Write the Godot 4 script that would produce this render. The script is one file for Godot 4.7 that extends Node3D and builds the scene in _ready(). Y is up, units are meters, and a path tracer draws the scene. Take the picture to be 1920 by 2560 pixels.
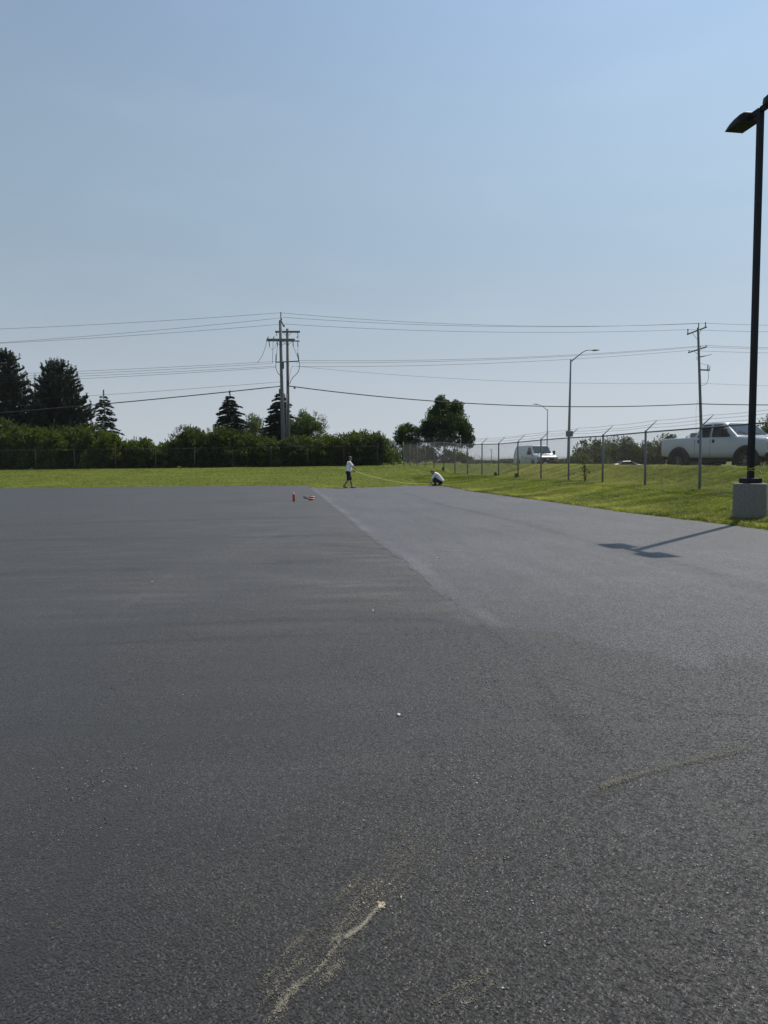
extends Node3D
# A resurfaced car park with a lawn bank, chain-link fences, utility poles, two workers and two parked vehicles.

const FOCAL := 1775.0
const EYE := 1.55
var view := Basis()
var rng := RandomNumberGenerator.new()
var taken := {}
var M := {}
var big_noise := FastNoiseLite.new()

# ---------------------------------------------------------------- helpers: names and tags
func numbered(called: String) -> String:
	if not taken.has(called):
		taken[called] = 0
		return called
	taken[called] += 1
	return "%s_%03d" % [called, taken[called]]

func tag(o: Node, label: String, category := "", group := "", kind := "") -> Node:
	if label: o.set_meta("label", label)
	if category: o.set_meta("category", category)
	if group: o.set_meta("group", group)
	if kind: o.set_meta("kind", kind)
	return o

func thing(called: String, label: String, category: String, where := Vector3.ZERO, turn := 0.0, group := "") -> Node3D:
	var o := Node3D.new()
	o.name = numbered(called)
	add_child(o)
	o.position = where
	o.rotation.y = turn
	tag(o, label, category, group)
	return o

func put(called: String, mesh: Mesh, m: Material, parent: Node = self) -> MeshInstance3D:
	var o := MeshInstance3D.new()
	o.name = numbered(called) if parent == self else called
	o.mesh = mesh
	o.material_override = m
	parent.add_child(o, true)
	return o

func copy_of(o: Node3D, where: Vector3, turn: float, size: Vector3, label := "") -> Node3D:
	var c: Node3D = o.duplicate()
	c.name = numbered(String(o.name).rstrip("_0123456789"))
	add_child(c)
	c.position = where
	c.rotation.y = turn
	c.scale = size
	if label: c.set_meta("label", label)
	return c

# a point of the photograph (1920 x 2560) at a known depth, as a place in the world
func at(px: float, py: float, z: float) -> Vector3:
	var d := view * Vector3((px - 960.0) / FOCAL, (1280.0 - py) / FOCAL, -1.0)
	return Vector3(0, EYE, 0) + d * (z / -d.z)

# ---------------------------------------------------------------- helpers: materials
func lin(r: float, g: float, b: float) -> Color:
	return Color(r, g, b).linear_to_srgb()

func mat(c: Color, rough := 0.8, metal := 0.0, spec := 0.5) -> StandardMaterial3D:
	var m := StandardMaterial3D.new()
	m.albedo_color = c
	m.roughness = rough
	m.metallic = metal
	m.metallic_specular = spec
	return m

func noise_tex(freq: float, size: int, cols: Array, offs: Array, kind := FastNoiseLite.TYPE_SIMPLEX_SMOOTH, sd := 1, octaves := 4, ret := FastNoiseLite.RETURN_DISTANCE) -> NoiseTexture2D:
	var n := FastNoiseLite.new()
	n.noise_type = kind
	n.frequency = freq
	n.seed = sd
	n.fractal_octaves = octaves
	if kind == FastNoiseLite.TYPE_CELLULAR:
		n.cellular_return_type = ret
		n.fractal_type = FastNoiseLite.FRACTAL_NONE
	var t := NoiseTexture2D.new()
	t.width = size
	t.height = size
	t.seamless = true
	t.noise = n
	var g := Gradient.new()
	g.colors = PackedColorArray(cols)
	g.offsets = PackedFloat32Array(offs)
	t.color_ramp = g
	return t

func leafy(back: Color) -> StandardMaterial3D:
	var m := mat(Color.WHITE, 0.55, 0.0, 0.4)
	m.vertex_color_use_as_albedo = true
	m.backlight_enabled = true
	m.backlight = back
	m.cull_mode = BaseMaterial3D.CULL_DISABLED
	return m

# ---------------------------------------------------------------- helpers: shapes
func new_st(smooth := false) -> SurfaceTool:
	var st := SurfaceTool.new()
	st.begin(Mesh.PRIMITIVE_TRIANGLES)
	st.set_smooth_group(0 if smooth else -1)
	return st

func done(st: SurfaceTool) -> ArrayMesh:
	st.generate_normals()
	return st.commit()

# corners counter-clockwise seen from outside
func quad(st: SurfaceTool, a: Vector3, b: Vector3, c: Vector3, d: Vector3) -> void:
	for v in [a, c, b, a, d, c]: st.add_vertex(v)

func tri(st: SurfaceTool, a: Vector3, b: Vector3, c: Vector3) -> void:
	for v in [a, c, b]: st.add_vertex(v)

func out_poly(st: SurfaceTool, pts: Array, mid: Vector3) -> void:
	var n: Vector3 = (pts[1] - pts[0]).cross(pts[2] - pts[0])
	var away: Vector3 = pts[0] - mid
	for k in range(1, pts.size() - 1):
		if n.dot(away) > 0.0: tri(st, pts[0], pts[k], pts[k + 1])
		else: tri(st, pts[0], pts[k + 1], pts[k])

# a box with chamfered edges
func cbox(st: SurfaceTool, mid: Vector3, size: Vector3, ch := 0.01, b := Basis()) -> void:
	var h := size / 2.0
	var v := {}
	for s in 8:
		var sg := Vector3(1 if s & 1 else -1, 1 if s & 2 else -1, 1 if s & 4 else -1)
		for a in 3:
			var p := h - Vector3.ONE * ch
			p[a] = h[a]
			v[s * 3 + a] = mid + b * (p * sg)
	for a in 3:
		var e := (a + 1) % 3
		var f := (a + 2) % 3
		for sgn in 2:
			var base := sgn << a
			out_poly(st, [v[base * 3 + a], v[(base | 1 << e) * 3 + a], v[(base | 1 << e | 1 << f) * 3 + a], v[(base | 1 << f) * 3 + a]], mid)
			for sgn2 in 2:
				var c0 := (sgn << a) | (sgn2 << e)
				var c1 := c0 | (1 << f)
				out_poly(st, [v[c0 * 3 + a], v[c1 * 3 + a], v[c1 * 3 + e], v[c0 * 3 + e]], mid)
	for s in 8:
		out_poly(st, [v[s * 3], v[s * 3 + 1], v[s * 3 + 2]], mid)

func box_mesh(mid: Vector3, size: Vector3, ch := 0.01, b := Basis()) -> ArrayMesh:
	var st := new_st()
	cbox(st, mid, size, ch, b)
	return done(st)

func tube(st: SurfaceTool, pts: Array, radii: Array, sides := 8, caps := true) -> void:
	var rings := []
	var n: int = pts.size()
	var side := Vector3.ZERO
	for i in n:
		var d: Vector3 = (pts[mini(i + 1, n - 1)] - pts[maxi(i - 1, 0)]).normalized()
		if side == Vector3.ZERO:
			side = d.cross(Vector3.UP if absf(d.y) < 0.9 else Vector3.RIGHT).normalized()
		side = (side - d * side.dot(d)).normalized()
		var up := side.cross(d)
		var r: float = radii[mini(i, radii.size() - 1)]
		var ring := []
		for k in sides:
			var a := TAU * k / sides
			ring.append(pts[i] + (side * cos(a) + up * sin(a)) * r)
		rings.append(ring)
	for i in n - 1:
		for k in sides:
			var l := (k + 1) % sides
			quad(st, rings[i][l], rings[i][k], rings[i + 1][k], rings[i + 1][l])
	if caps:
		for k in sides:
			var l := (k + 1) % sides
			tri(st, pts[0], rings[0][k], rings[0][l])
			tri(st, pts[n - 1], rings[n - 1][l], rings[n - 1][k])

func tube_mesh(pts: Array, radii: Array, sides := 8, smooth := true) -> ArrayMesh:
	var st := new_st(smooth)
	tube(st, pts, radii, sides)
	return done(st)

# turn a profile of (radius, height) round the y axis
func lathe(st: SurfaceTool, prof: Array, sides := 24, b := Basis(), mid := Vector3.ZERO) -> void:
	for i in prof.size() - 1:
		for k in sides:
			var a := TAU * k / sides
			var c := TAU * (k + 1) / sides
			var p: Vector2 = prof[i]
			var q: Vector2 = prof[i + 1]
			var e := [Vector3(cos(a) * p.x, p.y, sin(a) * p.x), Vector3(cos(c) * p.x, p.y, sin(c) * p.x), Vector3(cos(c) * q.x, q.y, sin(c) * q.x), Vector3(cos(a) * q.x, q.y, sin(a) * q.x)]
			for j in 4: e[j] = mid + b * e[j]
			if p.x < 1e-5: tri(st, e[0], e[3], e[2])
			elif q.x < 1e-5: tri(st, e[0], e[3], e[1])
			else: quad(st, e[0], e[3], e[2], e[1])

func sag(a: Vector3, b: Vector3, drop: float, n := 14) -> Array:
	var pts := []
	for i in n + 1:
		var t := float(i) / n
		pts.append(a.lerp(b, t) - Vector3.UP * drop * 4.0 * t * (1.0 - t))
	return pts

# ---------------------------------------------------------------- the land
const EDGE_A := 10.62
const EDGE_B := 0.1735
var lot := PackedVector2Array([Vector2(13.2, -15), Vector2(8.06, 14.83), Vector2(7.81, 16.06), Vector2(6.82, 20.11), Vector2(5.97, 25.17), Vector2(4.24, 34.12), Vector2(3.62, 40.6), Vector2(3.15, 42.4), Vector2(2.44, 42.9), Vector2(0.2, 41.0), Vector2(-2.41, 39.4), Vector2(-4.2, 40.4), Vector2(-4.74, 45.2), Vector2(-13.05, 45.5), Vector2(-24.5, 45.3), Vector2(-70, 45.4), Vector2(-70, -15)])

# distance to the paved lot, below zero inside; points are (x, depth)
func lot_distance(p: Vector2) -> float:
	var best := 1e9
	for i in lot.size():
		var c := Geometry2D.get_closest_point_to_segment(p, lot[i], lot[(i + 1) % lot.size()])
		best = minf(best, p.distance_to(c))
	return -best if Geometry2D.is_point_in_polygon(p, lot) else best

func land(x: float, z: float, d := 1e9) -> float:
	if d > 1e8: d = lot_distance(Vector2(x, z))
	if d <= 0.0: return -0.10 if d < -0.25 else lerpf(0.0, -0.10, -d / 0.25)
	var r := (x - (EDGE_A - EDGE_B * z)) * 0.985
	var far := 0.9 * smoothstep(44.0, 68.0, z) * smoothstep(0.0, 10.0, d)
	var bank := 0.42 * smoothstep(0.0, 4.2, d) + 0.68 * smoothstep(4.0, 7.2, r)
	var street := smoothstep(7.4, 9.0, r)
	var e := maxf(far, bank) if r > 0.0 else maxf(far, bank * smoothstep(-4.0, 0.0, r))
	e = lerpf(e, 0.82, street)
	e = lerpf(e, -0.4, smoothstep(20.0, 30.0, r))
	e += 0.035 * smoothstep(0.0, 0.12, d)
	e += 0.05 * big_noise.get_noise_2d(x * 3.0, z * 3.0) * smoothstep(0.3, 3.0, d)
	return e

func make_land() -> void:
	var xs := []
	var zs := []
	for v in [[-900, -300, 120.0], [-300, -80, 22.0], [-80, -40, 4.0], [-40, 2, 1.0], [2, 16, 0.3], [16, 40, 1.0], [40, 100, 6.0], [100, 300, 25.0], [300, 900, 120.0]]:
		var a: float = v[0]
		while a < v[1] - 0.01:
			xs.append(a)
			a += v[2]
	xs.append(900.0)
	for v in [[-60, -16, 6.0], [-16, 10, 1.5], [10, 38, 0.4], [38, 47, 0.2], [47, 80, 1.0], [80, 160, 8.0], [160, 400, 30.0], [400, 1500, 110.0]]:
		var a: float = v[0]
		while a < v[1] - 0.01:
			zs.append(a)
			a += v[2]
	zs.append(1500.0)
	var verts := PackedVector3Array()
	var uvs := PackedVector2Array()
	for z in zs:
		for x in xs:
			verts.append(Vector3(x, land(x, z), -z))
			uvs.append(Vector2(x, z))
	var idx := PackedInt32Array()
	var w := xs.size()
	for j in zs.size() - 1:
		for i in w - 1:
			var a := j * w + i
			for k in [a, a + w, a + 1, a + 1, a + w, a + w + 1]: idx.append(k)
	var st := SurfaceTool.new()
	var arr := []
	arr.resize(Mesh.ARRAY_MAX)
	arr[Mesh.ARRAY_VERTEX] = verts
	arr[Mesh.ARRAY_TEX_UV] = uvs
	arr[Mesh.ARRAY_INDEX] = idx
	var am := ArrayMesh.new()
	am.add_surface_from_arrays(Mesh.PRIMITIVE_TRIANGLES, arr)
	st.create_from(am, 0)
	st.generate_normals()
	var g := put("lawn_ground", st.commit(), M.lawn)
	tag(g, "mown green lawn rising in a bank round the car park", "lawn", "", "structure")

const MAP_X0 := -38.0
const MAP_Z0 := 1.0
const MAP_S := 51.2   # metres covered by the wear map

func wear_map() -> ImageTexture:
	var n := 1024
	var fine := FastNoiseLite.new()
	fine.seed = 7
	fine.frequency = 0.05
	fine.fractal_octaves = 5
	var broad := FastNoiseLite.new()
	broad.seed = 11
	broad.frequency = 0.25
	broad.fractal_octaves = 4
	var seam := seam_line()
	var tone := PackedFloat32Array()
	tone.resize(n * n)
	var warm := PackedFloat32Array()
	warm.resize(n * n)
	var step := MAP_S / n
	for j in n:
		var z := MAP_Z0 + (j + 0.5) * step
		var sx := seam_x(seam, z)
		for i in n:
			var x := MAP_X0 + (i + 0.5) * step
			var v := 1.0
			var wm := 0.0
			v += 0.16 * broad.get_noise_2d(x, z) + 0.12 * fine.get_noise_2d(x * 40.0, z * 40.0)
			var border := sx if z > 6.6 else sx + 1.2 * (6.6 - z)
			var rag := 0.0 if z > 9.0 else 0.22 * broad.get_noise_2d(x * 3.0, z * 3.0) * (9.0 - z)
			if x < border + rag:
				v += 0.16 * fine.get_noise_2d(x * 4.0 + 300.0, z * 60.0)   # passes of the paver run across
				wm = maxf(0.0, broad.get_noise_2d(x * 0.6 + 50.0, z * 0.9)) * 1.4
				v *= 0.45
				# tan dust tracked over the old surface beside the joint
				var dusty := exp(-maxf(sx - x, 0.0) / 7.0) * smoothstep(5.0, 9.0, z) + 0.5 * maxf(0.0, broad.get_noise_2d(x * 0.8 + 20.0, z * 1.6))
				dusty *= clampf(0.75 + 0.8 * fine.get_noise_2d(x * 12.0 + 40.0, z * 70.0) + 0.6 * broad.get_noise_2d(x * 2.0, z * 6.0), 0.0, 1.6)
				v += 0.36 * dusty
				wm += 0.75 * dusty
			else:
				var r := x - (EDGE_A - EDGE_B * z)
				v += 0.12 * fine.get_noise_2d(r * 60.0, z * 3.0)
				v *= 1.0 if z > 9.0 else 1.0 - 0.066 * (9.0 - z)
			tone[j * n + i] = v
			warm[j * n + i] = wm
	# joints between paving passes: points of each line on the ground, width, depth of tone
	var lines := [
		[[[0, 1314], [350, 1304], [700, 1294], [862, 1291]], 0.30, -0.35],
		[[[0, 1352], [700, 1341], [905, 1333]], 0.35, -0.22],
		[[[805, 1361], [958, 1373]], 0.12, -0.35],
		[[[0, 1438], [300, 1424], [700, 1406], [975, 1394]], 0.34, -0.22],
		[[[250, 1571], [700, 1549], [1060, 1549], [1180, 1569]], 0.12, -0.22],
		[[[20, 1622], [350, 1604], [700, 1590], [1150, 1580]], 0.07, -0.18],
		[[[0, 1268], [760, 1252]], 0.5, -0.18],
		[[[0, 1240], [770, 1231]], 0.7, -0.14],
		[[[1010, 1232], [1097, 1260], [1300, 1306], [1500, 1362], [1700, 1411], [1920, 1478]], 0.28, -0.22],
		[[[940, 1262], [1085, 1300], [1300, 1345], [1560, 1410]], 0.16, -0.10],
		[[[1390, 1765], [1447, 1825], [1510, 1880]], 0.10, -0.35],
		[[[1203, 1562], [1331, 1678], [1390, 1765]], 0.05, -0.2],
		[[[700, 1330], [450, 1420], [250, 1560]], 0.10, 0.10],
	]
	for l in lines:
		var pts := []
		for p in l[0]:
			var d := view * Vector3((p[0] - 960.0) / FOCAL, (1280.0 - p[1]) / FOCAL, -1.0)
			var q := Vector3(0, EYE, 0) + d * (-EYE / d.y)
			pts.append(Vector2(q.x, -q.z))
		mark(tone, n, step, pts, l[1], l[2] * 1.5, fine)
	var sp := []
	for p in seam: sp.append(p + Vector2(0.16, 0))
	mark(tone, n, step, sp, 0.12, 0.34, fine)
	var data := PackedByteArray()
	data.resize(n * n * 3)
	for k in n * n:
		var v := tone[k] * 0.80
		var wm := warm[k]
		data[k * 3] = clampi(int(255.0 * v * (1.0 + 0.10 * wm)), 0, 255)
		data[k * 3 + 1] = clampi(int(255.0 * v * (1.0 + 0.045 * wm)), 0, 255)
		data[k * 3 + 2] = clampi(int(255.0 * v * (1.0 - 0.06 * wm)), 0, 255)
	return ImageTexture.create_from_image(Image.create_from_data(n, n, false, Image.FORMAT_RGB8, data))

func mark(tone: PackedFloat32Array, n: int, step: float, pts: Array, width: float, depth: float, fine: FastNoiseLite) -> void:
	var reach := maxf(width, step * 1.2)
	for s in pts.size() - 1:
		var a: Vector2 = pts[s]
		var b: Vector2 = pts[s + 1]
		var lo := Vector2(minf(a.x, b.x), minf(a.y, b.y)) - Vector2.ONE * reach * 2.0
		var hi := Vector2(maxf(a.x, b.x), maxf(a.y, b.y)) + Vector2.ONE * reach * 2.0
		for j in range(maxi(0, int((lo.y - MAP_Z0) / step)), mini(n - 1, int((hi.y - MAP_Z0) / step)) + 1):
			for i in range(maxi(0, int((lo.x - MAP_X0) / step)), mini(n - 1, int((hi.x - MAP_X0) / step)) + 1):
				var p := Vector2(MAP_X0 + (i + 0.5) * step, MAP_Z0 + (j + 0.5) * step)
				var t := clampf((p - a).dot(b - a) / (b - a).length_squared(), 0.0, 1.0)
				if (t <= 0.0 and s > 0): continue
				var d := p.distance_to(a.lerp(b, t)) + 0.4 * reach * fine.get_noise_2d(p.x * 30.0, p.y * 30.0)
				if d < reach:
					tone[j * n + i] += depth * (1.0 - d / reach) * clampf(0.7 + 1.2 * fine.get_noise_2d(p.x * 9.0 + 77.0, p.y * 9.0), 0.1, 1.3)

func seam_line() -> Array:
	return [Vector2(-4.3, 40.6), Vector2(-2.81, 31.2), Vector2(-1.95, 25.0), Vector2(-1.21, 20.54), Vector2(-0.64, 16.32), Vector2(0.25, 10.93), Vector2(0.67, 7.91), Vector2(0.9, 6.56)]

func seam_x(seam: Array, z: float) -> float:
	if z >= seam[0].y: return seam[0].x
	for i in seam.size() - 1:
		if z <= seam[i].y and z >= seam[i + 1].y:
			return lerpf(seam[i + 1].x, seam[i].x, (z - seam[i + 1].y) / (seam[i].y - seam[i + 1].y))
	return seam[seam.size() - 1].x

func sheet(poly: PackedVector2Array, y: float, called: String, m: Material, label: String, skirt := 0.0) -> void:
	var st := SurfaceTool.new()
	st.begin(Mesh.PRIMITIVE_TRIANGLES)
	var idx := Geometry2D.triangulate_polygon(poly)
	for k in range(0, idx.size(), 3):
		var t := [poly[idx[k]], poly[idx[k + 1]], poly[idx[k + 2]]]
		if (t[1] - t[0]).cross(t[2] - t[0]) < 0.0: t = [t[0], t[2], t[1]]
		for j in [0, 2, 1]:
			var p: Vector2 = t[j]
			st.set_normal(Vector3.UP)
			st.set_uv(p / 2.6)
			st.set_uv2(Vector2((p.x - MAP_X0) / MAP_S, (p.y - MAP_Z0) / MAP_S))
			st.add_vertex(Vector3(p.x, y if skirt > 0.0 else lerpf(0.001, y, smoothstep(6.0, 11.0, p.y)), -p.y))
	if skirt > 0.0:
		for i in poly.size():
			var a := poly[i]
			var b := poly[(i + 1) % poly.size()]
			var nn := (b - a).orthogonal().normalized()
			for v in [[a, 0], [b, 1], [b, 0], [a, 0], [a, 1], [b, 1]]:
				var p: Vector2 = v[0]
				st.set_normal(Vector3(nn.x, 0.3, -nn.y))
				st.set_uv(p / 2.6)
				st.set_uv2(Vector2((p.x - MAP_X0) / MAP_S, (p.y - MAP_Z0) / MAP_S))
				st.add_vertex(Vector3(p.x, y - skirt * v[1], -p.y))
	tag(put(called, st.commit(), m), label, "pavement", "", "structure")

func asphalt(sd: int, tint: Color) -> StandardMaterial3D:
	var m := StandardMaterial3D.new()
	m.albedo_color = tint
	# stones of many greys, black bitumen between them
	m.albedo_texture = noise_tex(0.26, 2048, [Color(0.03, 0.03, 0.03), Color(0.20, 0.20, 0.20), Color(0.37, 0.37, 0.38), Color(0.46, 0.46, 0.47), Color(0.66, 0.65, 0.64), Color(0.97, 0.96, 0.94)], [0.0, 0.30, 0.55, 0.88, 0.97, 1.0], FastNoiseLite.TYPE_CELLULAR, sd, 1, FastNoiseLite.RETURN_CELL_VALUE)
	m.heightmap_enabled = true
	m.heightmap_texture = noise_tex(0.22, 2048, [Color(0, 0, 0), Color(1, 1, 1)], [0.1, 0.9], FastNoiseLite.TYPE_VALUE_CUBIC, sd, 2)
	m.heightmap_scale = 0.5
	m.roughness = 1.0
	m.roughness_texture = noise_tex(0.24, 1024, [Color(0.42, 0.42, 0.42), Color(0.64, 0.64, 0.64), Color(0.95, 0.95, 0.95)], [0.0, 0.5, 1.0], FastNoiseLite.TYPE_CELLULAR, sd + 9, 1, FastNoiseLite.RETURN_CELL_VALUE)
	m.metallic_specular = 0.38
	m.rim_enabled = true    # added sheen standing in for low-angle glare on the far asphalt
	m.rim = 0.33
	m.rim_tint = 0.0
	m.detail_enabled = true
	m.detail_blend_mode = BaseMaterial3D.BLEND_MODE_MUL
	m.detail_uv_layer = BaseMaterial3D.DETAIL_UV_2
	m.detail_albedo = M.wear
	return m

func make_lot() -> void:
	M.wear = wear_map()
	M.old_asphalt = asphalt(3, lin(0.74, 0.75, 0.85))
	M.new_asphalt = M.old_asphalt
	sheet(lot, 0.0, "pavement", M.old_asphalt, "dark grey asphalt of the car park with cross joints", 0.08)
	var seam := seam_line()
	var poly := PackedVector2Array()
	# ragged edge of the newer strip, from far to near, then round the right hand side of the lot
	var r := RandomNumberGenerator.new()
	r.seed = 5
	var z := 40.3
	while z > 6.6:
		var wob := 0.10 * big_noise.get_noise_2d(z * 30.0, 4.0) + r.randf_range(-0.03, 0.03)
		poly.append(Vector2(seam_x(seam, z) + wob, z))
		z -= 0.16 if z < 20.0 else 0.3
	for p in [Vector2(1.0, 6.0), Vector2(1.15, 5.0), Vector2(1.9, 4.2), Vector2(4.0, 3.9), Vector2(9.8, 3.4)]: poly.append(p)
	for p in [lot[1], lot[2], lot[3], lot[4], lot[5], lot[6], lot[7], lot[8], lot[9], lot[10]]:
		var q: Vector2 = p
		poly.append(q)
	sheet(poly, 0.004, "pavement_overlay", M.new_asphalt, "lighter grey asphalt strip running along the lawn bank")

# ---------------------------------------------------------------- grass
func tuft_mesh(sd: int, blades: int, h: float) -> ArrayMesh:
	var r := RandomNumberGenerator.new()
	r.seed = sd
	var vs := PackedVector3Array()
	var cs := PackedColorArray()
	for k in blades:
		var a := r.randf() * TAU
		var root := Vector3(cos(a), 0, sin(a)) * r.randf() * 0.05
		var lean := Vector3(cos(a + r.randf_range(-0.8, 0.8)), 0, sin(a)) * r.randf_range(0.01, 0.06)
		var w := Vector3(-sin(a), 0, cos(a)).rotated(Vector3.UP, r.randf_range(-1, 1)) * r.randf_range(0.003, 0.006)
		var hh := h * r.randf_range(0.5, 1.1)
		var mid := root + lean * 0.4 + Vector3(0, hh * 0.6, 0)
		var tip := root + lean * 1.4 + Vector3(0, hh, 0)
		var c := r.randf_range(0.75, 1.25)
		for v in [root - w, root + w, mid + w * 0.8, root - w, mid + w * 0.8, mid - w * 0.8, mid - w * 0.8, mid + w * 0.8, tip]:
			vs.append(v)
			cs.append(Color(c, c, c))
	var arr := []
	arr.resize(Mesh.ARRAY_MAX)
	arr[Mesh.ARRAY_VERTEX] = vs
	arr[Mesh.ARRAY_COLOR] = cs
	var am := ArrayMesh.new()
	am.add_surface_from_arrays(Mesh.PRIMITIVE_TRIANGLES, arr)
	return am

func scatter(called: String, mesh: Mesh, m: Material, places: Array, cols: Array, label: String, category: String) -> void:
	var mm := MultiMesh.new()
	mm.transform_format = MultiMesh.TRANSFORM_3D
	mm.use_colors = true
	mm.mesh = mesh
	mm.instance_count = places.size()
	for i in places.size():
		mm.set_instance_transform(i, places[i])
		mm.set_instance_color(i, cols[i])
	var o := MultiMeshInstance3D.new()
	o.name = numbered(called)
	o.multimesh = mm
	o.material_override = m
	add_child(o)
	tag(o, label, category, "", "stuff")

func make_grass() -> void:
	var tone := FastNoiseLite.new()
	tone.seed = 21
	tone.frequency = 0.12
	tone.fractal_octaves = 4
	var places := []
	var cols := []
	var zones := [
		[Vector2(3, 7), Vector2(15, 30), 44000, 0.8],
		[Vector2(2, 28), Vector2(13, 47), 36000, 0.9],
		[Vector2(-40, 39), Vector2(7, 76), 42000, 0.75],
		[Vector2(8, 20), Vector2(26, 62), 22000, 1.0],
	]
	for zn in zones:
		for k in zn[2]:
			var p := Vector2(rng.randf_range(zn[0].x, zn[1].x), rng.randf_range(zn[0].y, zn[1].y))
			var d := lot_distance(p)
			if d < -0.03 + 0.16 * absf(tone.get_noise_2d(p.x * 16.0, p.y * 16.0)): continue
			var r := p.x - (EDGE_A - EDGE_B * p.y)
			if r > 8.2 and p.x > 4.0: continue
			var t := tone.get_noise_2d(p.x, p.y) + 0.6 * tone.get_noise_2d(p.x * 5.0, p.y * 5.0)
			var dry := clampf(0.1 + 0.45 * rng.randf() + 0.6 * t + (0.35 * exp(-d * d / 2.2)) + (0.2 if r > 4.3 else 0.0), 0.0, 1.0)
			var c := Color(0.122, 0.160, 0.022).lerp(Color(0.40, 0.36, 0.13), dry * 0.70)
			c = c * (rng.randf_range(0.7, 1.5) * (1.0 + 0.7 * tone.get_noise_2d(p.x * 2.2 + 90.0, p.y * 5.0)))
			var s: float = zn[3] * rng.randf_range(0.7, 1.25) * (1.25 if d < 0.3 else 1.0)
			var b := Basis(Vector3.UP, rng.randf() * TAU).scaled(Vector3(s * 1.5, s, s * 1.5))
			places.append(Transform3D(b, Vector3(p.x, maxf(land(p.x, p.y, d), 0.0) - 0.005, -p.y)))
			cols.append(c)
	M.blade = leafy(Color(0.95, 1.0, 0.6))
	scatter("grass", tuft_mesh(3, 9, 0.075), M.blade, places, cols, "short mown grass blades covering the lawn bank", "grass")
	var sp := []
	var sc := []
	for k in 26000:
		var p := Vector2(rng.randf_range(2.2, 9.5), rng.randf_range(12, 44)) if k < 20000 else Vector2(rng.randf_range(-40, 3), rng.randf_range(39, 46.2))
		var d := lot_distance(p)
		if d < -0.16 or d > 0.12 or rng.randf() < -d * 5.5: continue
		var sz := rng.randf_range(0.004, 0.016)
		sp.append(Transform3D(Basis(rand_dir(rng), rng.randf() * TAU).scaled(Vector3.ONE * sz), Vector3(p.x, maxf(land(p.x, p.y, d), 0.006), -p.y)))
		sc.append(Color(0.075, 0.055, 0.034) * rng.randf_range(0.5, 1.6))
	var ss := new_st()
	lathe(ss, [Vector2(0, -0.8), Vector2(1.0, -0.3), Vector2(0.85, 0.5), Vector2(0, 0.75)], 5)
	var sm := mat(Color.WHITE, 0.95)
	sm.vertex_color_use_as_albedo = true
	scatter("soil", done(ss), sm, sp, sc, "brown soil crumbs along the edge between lawn and asphalt", "soil")
	# clover heads and yellow weeds
	places = []
	cols = []
	for k in 2600:
		var p := Vector2(rng.randf_range(4, 13), rng.randf_range(14, 44))
		var d := lot_distance(p)
		var r := p.x - (EDGE_A - EDGE_B * p.y)
		if d < 0.3 or r > 8.0 or tone.get_noise_2d(p.x * 2.0 + 40.0, p.y * 2.0) < 0.06: continue
		places.append(Transform3D(Basis().scaled(Vector3.ONE * rng.randf_range(0.6, 1.1)), Vector3(p.x, land(p.x, p.y, d) + rng.randf_range(0.05, 0.09), -p.y)))
		cols.append(Color(0.42, 0.43, 0.34))
	for k in 1500:
		var spot: Vector2 = [Vector2(-19, 62), Vector2(-16.5, 60), Vector2(-14.5, 64), Vector2(-27, 47), Vector2(-22, 46.5)][k % 5]
		var p := spot + Vector2(rng.randfn(0, 1.5), rng.randfn(0, 0.7))
		var d := lot_distance(p)
		if d < 0.1: continue
		places.append(Transform3D(Basis().scaled(Vector3.ONE * rng.randf_range(0.9, 1.6)), Vector3(p.x, land(p.x, p.y, d) + rng.randf_range(0.05, 0.1), -p.y)))
		cols.append(Color(0.36, 0.36, 0.04))
	var st := new_st()
	lathe(st, [Vector2(0, 0.0), Vector2(0.011, 0.004), Vector2(0.012, 0.012), Vector2(0, 0.02)], 6)
	var fm := mat(Color.WHITE, 0.8)
	fm.vertex_color_use_as_albedo = true
	scatter("clover_flowers", done(st), fm, places, cols, "small white clover heads and yellow weed flowers in the lawn", "flowers")

# ---------------------------------------------------------------- trees
func leaf_mesh(leaves: Array, r: RandomNumberGenerator, tone: Color, spread := 0.35) -> ArrayMesh:
	# leaves: [place, pointing direction, length, width, normal hint]
	var vs := PackedVector3Array()
	var cs := PackedColorArray()
	var idx := PackedInt32Array()
	vs.resize(leaves.size() * 4)
	cs.resize(leaves.size() * 4)
	idx.resize(leaves.size() * 6)
	var i := 0
	for l in leaves:
		var p: Vector3 = l[0]
		var d: Vector3 = l[1]
		var side := d.cross(l[4]).normalized() * float(l[3]) * 0.5
		var base := i * 4
		vs[base] = p
		vs[base + 1] = p + d * (l[2] * 0.45) + side
		vs[base + 2] = p + d * l[2]
		vs[base + 3] = p + d * (l[2] * 0.45) - side
		var k := 1.0 + r.randf_range(-spread, spread)
		var yel := r.randf() * 0.25
		var c := Color(tone.r * k * (1.0 + yel * 0.8), tone.g * k * (1.0 + yel * 0.25), tone.b * k)
		for j in 4: cs[base + j] = c
		var q := i * 6
		idx[q] = base
		idx[q + 1] = base + 1
		idx[q + 2] = base + 2
		idx[q + 3] = base
		idx[q + 4] = base + 2
		idx[q + 5] = base + 3
		i += 1
	var arr := []
	arr.resize(Mesh.ARRAY_MAX)
	arr[Mesh.ARRAY_VERTEX] = vs
	arr[Mesh.ARRAY_COLOR] = cs
	arr[Mesh.ARRAY_INDEX] = idx
	var am := ArrayMesh.new()
	am.add_surface_from_arrays(Mesh.PRIMITIVE_TRIANGLES, arr)
	return am

func rand_dir(r: RandomNumberGenerator) -> Vector3:
	var y := r.randf_range(-1, 1)
	var a := r.randf() * TAU
	var s := sqrt(1.0 - y * y)
	return Vector3(cos(a) * s, y, sin(a) * s)

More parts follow.
